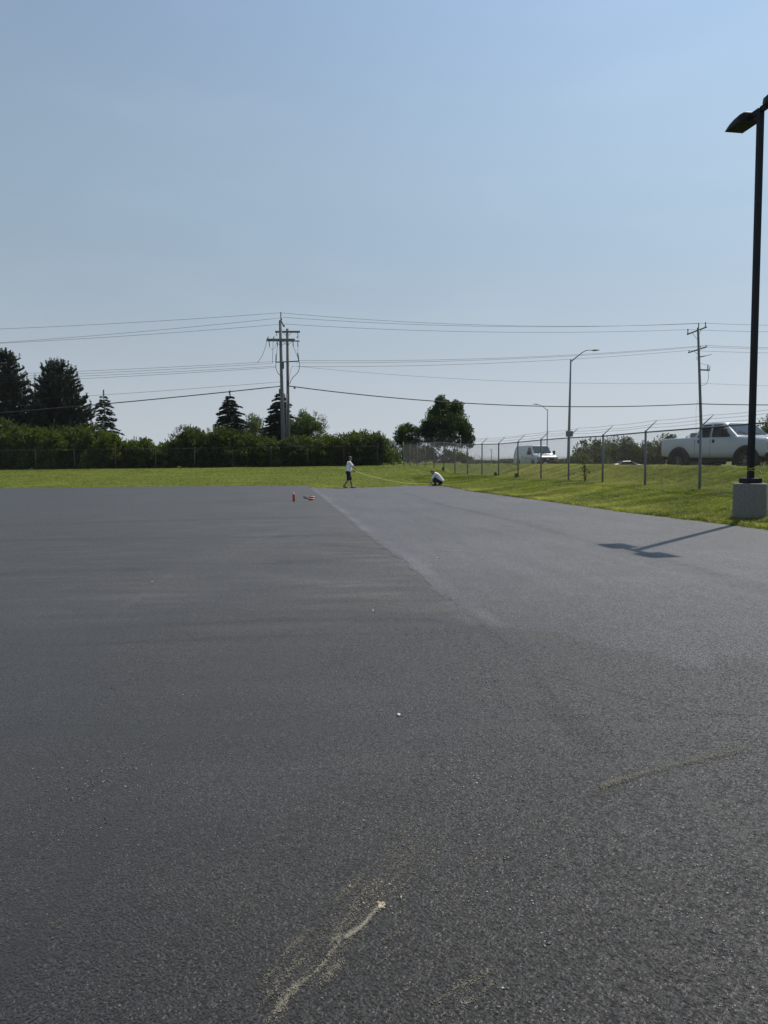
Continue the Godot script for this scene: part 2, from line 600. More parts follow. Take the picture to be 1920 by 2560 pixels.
func clump_leaves(out: Array, r: RandomNumberGenerator, mid: Vector3, rad: Vector3, n: int, size: float) -> void:
	for k in n:
		var o := rand_dir(r)
		var p := mid + o * rad * pow(r.randf(), 0.45)
		var d := (o * 0.7 + rand_dir(r) * 0.9 + Vector3(0, -0.15, 0)).normalized()
		var s := size * r.randf_range(0.6, 1.3)
		out.append([p, d, s, s * r.randf_range(0.45, 0.7), rand_dir(r)])

# a shrub or broadleaved crown: clumps over an ellipsoid hull, with shoots that break the outline
func crown_leaves(sd: int, rad: Vector3, base: float, n_clumps: int, per: int, size: float, clump := 0.28, shoots := 24, lobes := []) -> Array:
	var r := RandomNumberGenerator.new()
	r.seed = sd
	var out := []
	var mid := Vector3(0, base + rad.y, 0)
	for k in n_clumps:
		var o := rand_dir(r)
		if o.y < -0.75 and base > 0.0: o.y = -o.y
		if base <= 0.0 and o.y < 0.2:
			var flat := Vector2(o.x, o.z).normalized()
			o.x = flat.x
			o.z = flat.y
		var p := mid + o * rad * (r.randf_range(0.55, 0.95) if k % 4 else r.randf_range(0.1, 0.6))
		var cr := rad.length() / 1.73 * clump * r.randf_range(0.7, 1.35)
		clump_leaves(out, r, p, Vector3(cr, cr * 0.8, cr), per, size)
	for lb in lobes:   # [where, radii] beyond the main hull
		var lr: Vector3 = lb[1]
		for k in int(n_clumps * 0.3):
			var p: Vector3 = lb[0] + rand_dir(r) * lr * r.randf_range(0.3, 0.95)
			var cr := lr.length() / 1.73 * 0.34 * r.randf_range(0.7, 1.3)
			clump_leaves(out, r, p, Vector3(cr, cr * 0.8, cr), per / 2, size)
	for k in shoots:
		var o := rand_dir(r)
		o.y = absf(o.y) * 0.9 + 0.1
		var p := mid + o.normalized() * rad * 0.92
		var d := (o.normalized() + Vector3(0, 0.9, 0)).normalized()
		var ln := rad.y * r.randf_range(0.10, 0.26)
		for j in 14:
			var t := float(j) / 14.0
			out.append([p + d * ln * t, (d + rand_dir(r) * 1.1).normalized(), size * r.randf_range(0.6, 1.1), size * 0.4, rand_dir(r)])
	return out

func broadleaf(called: String, label: String, category: String, where: Vector3, sd: int, rad: Vector3, base: float, n_clumps: int, per: int, size: float, tone: Color, group := "", clump := 0.28, shoots := 24, lobes := []) -> Node3D:
	var t := thing(called, label, category, where, 0.0, group)
	var r := RandomNumberGenerator.new()
	r.seed = sd + 1000
	var st := new_st(true)
	var top := base + rad.y * 1.2
	tube(st, [Vector3(0, -0.1, 0), Vector3(0.05, base * 0.6 + 0.3, 0), Vector3(-0.04, top * 0.7, 0.05), Vector3(0, top, 0)], [rad.y * 0.055, rad.y * 0.045, rad.y * 0.03, 0.02], 7)
	for k in 9:
		var o := rand_dir(r)
		o.y = absf(o.y) * 0.8 + 0.2
		var root := Vector3(0, base * 0.8 + rad.y * r.randf_range(0.1, 0.7), 0)
		var tip := Vector3(0, base + rad.y, 0) + o.normalized() * rad * 0.8
		tube(st, [root, root.lerp(tip, 0.5) + Vector3(0, -0.1, 0), tip], [rad.y * 0.022, rad.y * 0.013, 0.008], 5)
	put("trunk", done(st), M.bark, t)
	put("crown", leaf_mesh(crown_leaves(sd, rad, base, n_clumps, per, size, clump, shoots, lobes), r, tone), M.leaf, t)
	return t

# whorled conifer; lift > 0 turns the branch tips up as on a pine, below zero lets them hang as on a spruce
func conifer(called: String, label: String, where: Vector3, sd: int, height: float, width: float, low: float, whorls: int, lift: float, needle: float, per: int, tone: Color, fill := 1.0, power := 1.0) -> Node3D:
	var t := thing(called, label, "tree", where)
	var r := RandomNumberGenerator.new()
	r.seed = sd
	var st := new_st(true)
	tube(st, [Vector3(0, -0.1, 0), Vector3(0.04, height * 0.4, 0), Vector3(0, height * 0.97, 0)], [height * 0.017, height * 0.011, 0.015], 7)
	var out := []
	for k in whorls:
		var f := float(k) / whorls
		var y := lerpf(low, height * 0.97, f) + r.randf_range(-0.1, 0.1)
		var reach := width * 0.5 * pow(1.0 - f, power) * r.randf_range(0.8, 1.12) + 0.1
		var n := int(lerpf(9.0, 4.0, f) * fill)
		var off := r.randf() * TAU
		for b in n:
			var a := off + TAU * b / n + r.randf_range(-0.35, 0.35)
			var ln := reach * r.randf_range(0.62, 1.15)
			var dir := Vector3(cos(a), 0, sin(a))
			var pts := []
			var yy := y + r.randf_range(-0.5, 0.5) * (height - low) / whorls
			for s in 5:
				var u := s / 4.0
				pts.append(Vector3(0, yy, 0) + dir * ln * u + Vector3(0, lift * ln * u * u + (0.12 * ln * u if lift < 0.0 else -0.12 * ln * u), 0))
			if ln > 0.4: tube(st, pts, [0.012 + ln * 0.012, 0.006], 4, false)
			var cnt := int(per * (0.25 + ln))
			for j in cnt:
				var u := pow(r.randf(), 0.7)
				var seg := mini(3, int(u * 4.0))
				var p: Vector3 = pts[seg].lerp(pts[seg + 1], u * 4.0 - seg)
				var fwd: Vector3 = (pts[seg + 1] - pts[seg]).normalized()
				var acr := fwd.cross(Vector3.UP).normalized()
				var sp := 0.16 * ln * (1.0 - 0.6 * u) + 0.05
				p += acr * r.randf_range(-1, 1) * sp + Vector3(0, r.randf_range(-0.4, 0.35) * sp, 0)
				var d := (fwd + acr * r.randf_range(-0.9, 0.9) + Vector3(0, r.randf_range(-0.3, 0.3) + maxf(lift, 0.0) * 1.6, 0)).normalized()
				out.append([p, d, needle * r.randf_range(0.7, 1.3), needle * 0.30, rand_dir(r)])
			if lift > 0.0 and f > 0.1:   # upright candles at the branch ends
				for tip in 2:
					var root: Vector3 = pts[4 - tip]
					var hgt := r.randf_range(0.35, 0.75)
					for j in 22:
						out.append([root + Vector3(r.randf_range(-0.07, 0.07), hgt * r.randf(), r.randf_range(-0.07, 0.07)), (Vector3.UP * 1.1 + rand_dir(r) * 0.8).normalized(), needle * 0.7, needle * 0.22, rand_dir(r)])
	for j in 60:   # leader
		out.append([Vector3(0, height * r.randf_range(0.93, 1.0), 0), (Vector3.UP + rand_dir(r) * 0.5).normalized(), needle * 0.8, needle * 0.15, rand_dir(r)])
	put("trunk", done(st), M.bark, t)
	put("crown", leaf_mesh(out, r, tone, 0.3), M.needle, t)
	return t

func ground_at(px: float, z: float) -> Vector3:
	var p := at(px, 1165, z)
	return Vector3(p.x, land(p.x, z), -z)

func make_trees() -> void:
	var hedge := "shrubs of the hedge behind the long fence"
	var kinds := []
	var looks := [[Vector3(2.3, 2.1, 1.9), Color(0.070, 0.098, 0.022)], [Vector3(1.9, 1.7, 1.7), Color(0.078, 0.110, 0.022)], [Vector3(2.1, 2.3, 1.8), Color(0.060, 0.086, 0.024)]]
	var label := "dense dark green shrub in the hedge behind the long fence"
	# places along the hedge: pixel column, depth behind the fence, height of the top, which look
	var near_by := ["beyond the tallest pine at the row's end", "in front of the tallest pine", "between the tallest pine and the broad pine", "in front of the broad pine, lower than its neighbours", "in front of the middle of the broad pine", "in front of the small sparse spruce", "just past the small sparse spruce", "low beside the thin post past the sparse spruce", "in the low dip of the hedge", "lowest of the hedge, in the dip under open sky", "rising out of the low dip towards the spruce", "tall and ragged before the slim-topped spruce", "in front of the slim-topped spruce", "tall, between the slim-topped spruce and the pale tree", "in front of the pale grey green tree", "between the pale tree and the pole pair", "close beside the taller pole of the pair", "low at the foot of the pole pair", "just past the pole pair", "in front of the loose tree by the poles", "past the loose tree by the poles", "behind the walking person, second from the hedge end", "tall behind the walking person's stretched arm", "last of the hedge, beside the gap at the fence corner"]
	var spots := [[-60, 74, 1046, 0], [8, 74, 1044, 2], [60, 73.5, 1062, 0], [118, 73, 1068, 1], [165, 75, 1064, 2], [222, 74, 1058, 0], [270, 73, 1080, 1], [318, 74, 1098, 0], [352, 73.5, 1094, 1], [398, 74, 1112, 0], [428, 75, 1100, 1], [468, 74.5, 1062, 2], [520, 75.5, 1070, 0], [560, 74.5, 1064, 2], [600, 74.5, 1074, 0], [640, 75, 1084, 1], [672, 74.5, 1092, 0], [706, 75, 1103, 1], [740, 75, 1088, 2], [780, 75.5, 1085, 0], [830, 76.5, 1086, 1], [862, 76.5, 1082, 2], [898, 77, 1074, 0], [936, 77.5, 1078, 2]]
	for k in looks.size():
		kinds.append(broadleaf("hedge_shrub", label, "shrub", Vector3.ZERO, 40 + k, looks[k][0], 0.0, 110, 190, 0.19, looks[k][1], hedge, 0.24, 90))
	var used := [false, false, false]
	var j := 0
	for s in spots:
		var k: int = s[3]
		var g := ground_at(s[0], s[1])
		var h := at(s[0], s[2], s[1]).y - g.y + 0.35
		var f: float = h / (looks[k][0].y * 2.06)
		var size := Vector3(maxf(f, 0.72) * rng.randf_range(0.85, 1.1), f, 1.0)
		g.y -= 0.35
		var lb: String = "green hedge shrub " + near_by[j]
		if not used[k]:
			used[k] = true
			kinds[k].set_meta("label", lb)
			kinds[k].position = g
			kinds[k].scale = size
			kinds[k].rotation.y = rng.randf() * TAU
		else:
			copy_of(kinds[k], g, rng.randf() * TAU, size, lb)
		j += 1
	for q in [[30, 78], [190, 79], [340, 78], [440, 79], [505, 79], [690, 80], [810, 80], [880, 81]]:
		var g := ground_at(q[0], q[1])
		copy_of(kinds[1], g - Vector3(0, 0.4, 0), rng.randf() * TAU, Vector3(1.3, 0.78, 1.0), "low shrub in the second row behind the hedge").set_meta("group", "second row of the hedge")
	# young saplings and tall weeds that stand sunlit in the hedge
	broadleaf("sapling", "bright green sapling with long leaves low in the hedge by the thin fence post", "shrub", ground_at(218, 71.6), 71, Vector3(0.9, 0.9, 0.5), 0.0, 16, 90, 0.17, Color(0.085, 0.13, 0.03), "", 0.35, 20)
	broadleaf("willow_shrub", "pale loose willow shrub in the gap beside the tall corner post", "shrub", ground_at(984, 80), 72, Vector3(0.9, 1.0, 0.9), 0.0, 22, 80, 0.16, Color(0.10, 0.13, 0.05), "", 0.35, 30)
	broadleaf("birch_shrub", "thin mid green shrub behind the gap in the hedge", "shrub", ground_at(978, 92), 73, Vector3(1.2, 1.5, 1.0), 0.0, 24, 80, 0.17, Color(0.065, 0.095, 0.03), "", 0.3, 30)
	# pines and spruces above the hedge
	var pine := Color(0.034, 0.050, 0.030)
	var g1 := ground_at(30, 85)
	conifer("pine_tree", "tallest dark pine with upright tips, narrower of the two", g1, 11, at(42, 872, 85).y - g1.y, 6.6, 1.0, 42, 0.34, 0.32, 88, pine, 1.5, 0.42)
	var g2 := ground_at(152, 84)
	conifer("pine_tree", "broad dark pine with a rounded cone of upturned tips", g2, 12, at(140, 902, 84).y - g2.y, 9.2, 1.0, 44, 0.36, 0.32, 80, pine, 1.7, 0.46)
	var g3 := ground_at(-45, 88)
	conifer("pine_tree", "dark pine half hidden behind the tallest pine", g3, 13, at(-45, 985, 88).y - g3.y, 7.0, 1.0, 22, 0.34, 0.32, 60, pine, 1.4, 0.6)
	var sp := Color(0.026, 0.044, 0.026)
	var g4 := ground_at(266, 84)
	conifer("spruce_tree", "small sparse spruce beside the broad pine", g4, 14, at(263, 978, 84).y - g4.y, 4.8, 1.0, 34, -0.24, 0.34, 34, sp, 0.95, 0.8)
	var g5 := ground_at(579, 88)
	conifer("spruce_tree", "dark spruce with a slim pointed top standing clear of the poles", g5, 15, at(579, 980, 88).y - g5.y, 6.4, 1.0, 36, -0.22, 0.36, 66, sp, 1.25, 0.72)
	var g6 := ground_at(703, 92)
	conifer("spruce_tree", "dark spruce directly behind the pair of utility poles", g6, 16, at(703, 975, 92).y - g6.y, 6.8, 1.0, 36, -0.22, 0.36, 66, sp, 1.25, 0.72)
	# broadleaved trees
	var ga := ground_at(636, 108)
	broadleaf("poplar_tree", "pale grey green tree between the two dark spruces", "tree", ga, 21, Vector3(2.0, (at(636, 1037, 108).y - ga.y) * 0.42, 1.8), 1.2, 60, 130, 0.20, Color(0.085, 0.115, 0.065), "", 0.24, 40)
	var gb := ground_at(768, 90)
	broadleaf("poplar_tree", "loose mid green tree beside the pair of utility poles", "tree", gb, 22, Vector3(2.7, (at(768, 1028, 90).y - gb.y) * 0.43, 2.2), 1.0, 80, 150, 0.20, Color(0.072, 0.108, 0.034), "", 0.24, 50)
	var gc := ground_at(1112, 94)
	broadleaf("maple_tree", "large dark round maple rising above the far fence corner", "tree", gc, 23, Vector3(3.3, (at(1112, 1012, 94).y - gc.y) * 0.42, 3.2), 1.2, 110, 170, 0.24, Color(0.038, 0.068, 0.019), "", 0.22, 36, [[at(1101, 1012, 94) - gc, Vector3(1.0, 1.3, 1.0)], [at(1136, 1018, 94) - gc, Vector3(1.1, 1.3, 1.0)], [at(1160, 1070, 94) - gc, Vector3(1.2, 1.3, 1.2)], [at(1066, 1075, 94) - gc, Vector3(1.1, 1.5, 1.1)], [at(1170, 1100, 94) - gc, Vector3(0.8, 1.0, 1.0)], [at(1085, 1045, 94) - gc, Vector3(0.9, 1.0, 0.9)]])
	var gd := ground_at(1020, 93)
	broadleaf("maple_tree", "smaller dark tree leaning against the large round maple", "tree", gd, 24, Vector3(1.75, (at(1020, 1060, 93).y - gd.y) * 0.42, 1.7), 0.8, 60, 150, 0.22, Color(0.044, 0.076, 0.022), "", 0.26, 26)
	broadleaf("low_shrub", "low dark shrub under the large maple behind the fence", "shrub", ground_at(1135, 90), 25, Vector3(2.0, 0.95, 1.4), 0.0, 40, 130, 0.19, Color(0.06, 0.085, 0.03), "", 0.28, 30)
	broadleaf("low_shrub", "dark shrub mass between the large maple and the smaller tree", "shrub", ground_at(1066, 91), 26, Vector3(2.2, 1.3, 1.4), 0.0, 50, 130, 0.19, Color(0.05, 0.075, 0.026), "", 0.28, 20)
	broadleaf("low_shrub", "dark shrub under the smaller tree beside the fence corner", "shrub", ground_at(1024, 88), 27, Vector3(1.4, 1.2, 1.2), 0.0, 40, 130, 0.19, Color(0.045, 0.07, 0.024), "", 0.28, 20)
	broadleaf("low_shrub", "ragged low shrub at the maple edge where the open field begins", "shrub", ground_at(1158, 93), 28, Vector3(1.3, 0.6, 1.0), 0.0, 24, 110, 0.18, Color(0.065, 0.09, 0.03), "", 0.28, 20)
	# bushes beyond the street
	var far := "bushes beyond the street"
	for b in [[1478, 86, 1094, 2.3, 0.055, "dark rounded bush beside the tall street light with the curved arm"], [1540, 96, 1084, 2.9, 0.046, "tall dark bush behind the black banner"], [1655, 96, 1082, 3.2, 0.05, "broad dark bush behind the pickup truck tailgate"], [1600, 100, 1108, 2.4, 0.07, "lighter lower bush above the black banner"], [1722, 98, 1090, 2.6, 0.05, "bush behind the pickup truck cargo bed"], [1450, 84, 1135, 1.6, 0.07, "small light green bush at the foot of the tall street light"]]:
		var g := ground_at(b[0], b[1])
		var h: float = at(b[0], b[2], b[1]).y - g.y
		broadleaf("street_bush", b[5], "bush", g, 60 + int(b[0]), Vector3(b[3], h * 0.47, b[3] * 0.8), 0.0, 80, 190, 0.22, Color(b[4], b[4] * 1.55, b[4] * 0.4), far, 0.27, 36)
	var ge := ground_at(1945, 62)
	broadleaf("street_tree", "dark tree showing above the truck bonnet beyond the street", "tree", ge, 33, Vector3(2.8, (at(1945, 1030, 62).y - ge.y) * 0.47, 2.2), 0.0, 70, 150, 0.2, Color(0.05, 0.078, 0.024), "", 0.25, 40)
	var dl := "tiny far tree on the horizon beyond the street"
	for b in [[1206, 260, 1153, 3.5], [1262, 230, 1148, 2.2], [1275, 210, 1149, 3.0], [1240, 280, 1155, 4.0], [1180, 300, 1152, 3.4], [1408, 240, 1150, 3.0]]:
		var g := ground_at(b[0], b[1])
		var h: float = at(b[0], b[2], b[1]).y - g.y
		broadleaf("distant_tree", dl, "tree", g, 90 + int(b[0]), Vector3(b[3], h * 0.47, b[3] * 0.8), 0.0, 26, 70, 0.5, Color(0.05, 0.075, 0.03), "far trees on the horizon", 0.3, 14)
	# weeds along the fence foot
	for w in [[1443, 31.8, 0.9], [1238, 44.3, 0.22], [1285, 40.5, 0.28], [1106, 57.5, 0.3]]:
		var p := at(w[0], 1190, w[1])
		var x := 14.30 - 0.163 * float(w[1]) - 0.12
		broadleaf("fence_weed", "leafy weed growing up at the foot of the fence", "plant", Vector3(x, land(x, w[1]), -w[1]), 300 + int(w[0]), Vector3(0.09 + w[2] * 0.07, w[2] * 0.5, 0.10), 0.0, 8, 12, 0.075, Color(0.055, 0.10, 0.025), "weeds along the fence foot", 0.4, 6)

# ---------------------------------------------------------------- fences
func fabric_mesh(wide: float, high: float, rad: float) -> ArrayMesh:
	var w := 0.036
	var n := int(wide / w)
	w = wide / n
	var rows := int(high / w)
	var h := high / rows
	var vs := PackedVector3Array()
	var idx := PackedInt32Array()
	for i in n:
		var first := vs.size()
		for j in rows + 1:
			var out := (i + j) % 2
			var x := (i + out) * w
			var zz := 0.003 * (1.0 if out else -1.0)
			for k in 3:
				var a := TAU * k / 3.0
				vs.append(Vector3(x + cos(a) * rad, j * h, zz + sin(a) * rad))
		for j in rows:
			for k in 3:
				var a := first + j * 3 + k
				var b := first + j * 3 + (k + 1) % 3
				for q in [a, b, a + 3, b, b + 3, a + 3]: idx.append(q)
	var arr := []
	arr.resize(Mesh.ARRAY_MAX)
	arr[Mesh.ARRAY_VERTEX] = vs
	arr[Mesh.ARRAY_INDEX] = idx
	var am := ArrayMesh.new()
	am.add_surface_from_arrays(Mesh.PRIMITIVE_TRIANGLES, arr)
	return am

func barbed_mesh(length: float) -> ArrayMesh:
	var st := new_st()
	var n := int(length / 0.5)
	var pts := []
	for i in n + 1: pts.append(Vector3(length * i / n, -0.03 * sin(PI * i / n), 0))
	tube(st, pts, [0.0032], 4, false)
	var k := 0.06
	while k < length:
		var y := -0.03 * sin(PI * k / length)
		for d in [Vector3(0.004, 0.02, 0.008), Vector3(-0.004, 0.012, -0.02)]:
			tube(st, [Vector3(k, y, 0) - d, Vector3(k, y, 0) + d], [0.0022], 3, false)
		k += 0.125
	return done(st)

# rigid copy of a unit-span mesh laid from a to b, its own height kept upright
func span(called: String, mesh: Mesh, m: Material, parent: Node, a: Vector3, b: Vector3, length: float) -> MeshInstance3D:
	var o := put(called, mesh, m, parent)
	var ax := (b - a) / length
	var flat := Vector3(b.x - a.x, 0, b.z - a.z).normalized()
	o.transform = Transform3D(Basis(ax, Vector3.UP, flat.cross(Vector3.UP)), a)
	return o

func make_fences() -> void:
	var f := thing("chain_link_fence", "galvanised chain-link fence topped with barbed wire along the lawn bank", "fence")
	var high := 2.1
	var fabric := fabric_mesh(3.43, high - 0.06, 0.0019)
	var strand := barbed_mesh(3.43)
	var rail := tube_mesh([Vector3.ZERO, Vector3(3.43, 0, 0)], [0.027], 8)
	var post_shape := new_st(true)
	tube(post_shape, [Vector3(0, -0.5, 0), Vector3(0, high + 0.0, 0)], [0.042], 10)
	var post_mesh := done(post_shape)
	var cap := new_st(true)
	lathe(cap, [Vector2(0.0, 0.05), Vector2(0.03, 0.045), Vector2(0.044, 0.01), Vector2(0.044, -0.05), Vector2(0.038, -0.05)], 10)
	var cap_mesh := done(cap)
	var base_y := [0.41, 0.40, 0.37, 0.42, 0.43, 0.39, 0.36, 0.45, 0.53, 0.71, 0.92, 1.0, 1.02, 0.98, 0.94, 0.92]
	var feet := []
	for i in range(-3, 16):
		var z := 23.6 + 3.43 * i
		var x := 14.35 - 0.163 * z
		var g := land(x, z)
		var e: float = base_y[i] if i >= 0 else 0.42
		feet.append(Vector3(x, lerpf(g, e, 0.75), -z))
	var out_dir := Vector3(0.987, 0, 0.161)
	var arm_dir := (out_dir + Vector3(0, 1.0, 0)).normalized()
	for i in feet.size():
		var p: Vector3 = feet[i]
		var last := i == feet.size() - 1
		var o := put("post", post_mesh, M.galvanised, f)
		o.position = p
		if last: o.scale = Vector3(1.25, 1.2, 1.25)
		if not last:
			o.rotation = Vector3(rng.randf_range(-0.008, 0.008), rng.randf() * TAU, rng.randf_range(-0.008, 0.008))
			var c := put("post_cap", cap_mesh, M.galvanised, f)
			c.position = p + Vector3(0, high + 0.01, 0)
			var arm := put("barbed_wire_arm", tube_mesh([p + Vector3(0, high + 0.02, 0), p + Vector3(0, high + 0.02, 0) + arm_dir * 0.56], [0.022, 0.016], 6), M.galvanised, f)
			arm.set_meta("label", "slanted steel arm carrying barbed wire")
	for i in feet.size() - 1:
		var a: Vector3 = feet[i]
		var b: Vector3 = feet[i + 1]
		span("mesh_panel", fabric, M.wire, f, a + Vector3(0, 0.05, 0), b + Vector3(0, 0.05, 0), 3.43)
		span("top_rail", rail, M.galvanised, f, a + Vector3(0, high - 0.02, 0), b + Vector3(0, high - 0.02, 0), 3.43)
		for s in 3:
			var k := 0.20 + 0.175 * s
			var wob := Vector3(0, rng.randf_range(-0.025, 0.025), 0)
			var e := b + Vector3(0, high + 0.02, 0) + arm_dir * k
			if i == feet.size() - 2: e = b + Vector3(0, high + 0.1 + 0.12 * s, 0)
			span("barbed_wire", strand, M.wire, f, a + Vector3(0, high + 0.02, 0) + arm_dir * k + wob, e + wob, 3.43)
	# the long fence in front of the hedge
	var h := thing("chain_link_fence", "long plain chain-link fence in front of the hedge", "fence")
	var fabric2 := fabric_mesh(3.86, 2.04, 0.0008)
	var rail2 := tube_mesh([Vector3.ZERO, Vector3(3.86, 0, 0)], [0.017], 8)
	var corner: Vector3 = feet[feet.size() - 1]
	var prev := corner
	for i in 11:
		var px: float = [944, 860, 769, 678, 583, 487, 390, 290, 187, 90, -12][i]
		var py: float = [1165, 1166, 1167, 1170.5, 1173, 1175.5, 1177, 1180, 1182, 1184, 1186][i]
		var z := lerpf(74.4, 69.0, i / 8.0)
		var p := at(px, py, z)
		p.y = lerpf(p.y, land(p.x, z), 0.5)
		var o := put("post", post_mesh, M.old_steel, h)
		o.position = p
		o.scale = Vector3(0.75, 1.0, 0.75)
		var rl := prev + Vector3(0, high - 0.02, 0)
		span("mesh_panel", fabric2, M.wire, h, prev + Vector3(0, 0.05, 0), p + Vector3(0, 0.05, 0), 3.86)
		span("top_rail", rail2, M.old_steel, h, rl, p + Vector3(0, high - 0.02, 0), 3.86)
		prev = p
	var sg := put("warning_sign", box_mesh(Vector3.ZERO, Vector3(0.32, 0.24, 0.01), 0.002), M.white_paint)
	sg.position = at(1002, 1122, 74.9)
	tag(sg, "small blank white sign hung on the fence beside the tall corner post", "sign")
	# fence and banner far beyond the street
	var k := thing("street_fence", "low dark rail fence far behind the pickup truck", "fence")
	var l0 := at(1552, 1132, 100)
	var l1 := at(1668, 1129, 98)
	for i in 6:
		var p := l0.lerp(l1, i / 5.0)
		put("post", tube_mesh([Vector3(p.x, land(p.x, -p.z) - 0.1, p.z), p], [0.05], 6), M.galvanised, k)
	put("top_rail", tube_mesh([l0, l1], [0.045], 6), M.galvanised, k)
	put("middle_rail", tube_mesh([l0 - Vector3(0, 0.8, 0), l1 - Vector3(0, 0.8, 0)], [0.035], 6), M.galvanised, k)
	put("screen_panel", box_mesh((l0 + l1) / 2.0 - Vector3(0, 0.95, 0.1), Vector3(l1.x - l0.x, 1.75, 0.03), 0.003, Basis(Vector3.UP, atan2(-(l1.z - l0.z), l1.x - l0.x))), M.screen, k)
	var s0 := at(1559, 1132, 97.5)
	var s1 := at(1604, 1164, 97.5)
	var bn := thing("banner", "black banner with rows of white lettering on the far rail fence", "sign", (s0 + s1) / 2.0)
	var bw := s1.x - s0.x
	var bh := s0.y - s1.y
	put("board", box_mesh(Vector3.ZERO, Vector3(bw, bh, 0.04), 0.005), M.black_plastic, bn)
	var ls := new_st()
	var rr := RandomNumberGenerator.new()
	rr.seed = 8
	for row in 2:
		for q in 8:
			var x := -bw * 0.46 + bw * 0.42 * q / 7.0
			cbox(ls, Vector3(x, bh * (0.36 - row * 0.15), 0.026), Vector3(0.075, bh * 0.12, 0.006), 0.001, Basis(Vector3.BACK, -0.25))
	for q in 9:
		if q == 6 or q == 7: continue
		cbox(ls, Vector3(-bw * 0.46 + bw * 0.42 * q / 8.0, bh * 0.09, 0.026), Vector3(0.07, 0.05, 0.006), 0.001)
	put("lettering", done(ls), M.white_paint, bn)

# ---------------------------------------------------------------- poles and wires
func insulator(parent: Node, foot: Vector3, dir: Vector3, length: float, rad := 0.06) -> void:
	var st := new_st(true)
	var pts := []
	var rs := []
	var n := 7
	for i in n:
		pts.append(foot + dir * length * i / (n - 1))
		rs.append(rad * (0.55 if i % 2 else 1.0))
	tube(st, pts, rs, 7)
	put("insulator", done(st), M.insulator, parent)

func crossarm(parent: Node, a: Vector3, b: Vector3, thick: float) -> void:
	var st := new_st()
	var d := b - a
	var x := d.normalized()
	var up := (Vector3.UP - x * x.y).normalized()
	cbox(st, (a + b) / 2.0, Vector3(d.length(), thick, thick * 0.8), 0.012, Basis(x, up, x.cross(up)))
	put("crossarm", done(st), M.pole_wood, parent)

func brace(parent: Node, a: Vector3, b: Vector3, r := 0.022) -> void:
	put("brace", tube_mesh([a, b], [r], 5), M.dark_steel, parent)

func jumper(parent: Node, pts: Array, r := 0.022) -> void:
	var c := Curve3D.new()
	for i in pts.size():
		var t: Vector3 = (pts[mini(i + 1, pts.size() - 1)] - pts[maxi(i - 1, 0)]) / 6.0
		c.add_point(pts[i], -t, t)
	var line := []
	for i in 17: line.append(c.sample_baked(c.get_baked_length() * i / 16.0, true))
	put("jumper_cable", tube_mesh(line, [r], 5), M.cable, parent)

func cable(label: String, pts: Array, r: float, called := "power_line", group := "") -> void:
	var o := put(called, tube_mesh(pts, [r], 6), M.cable)
	tag(o, label, "cable", group)

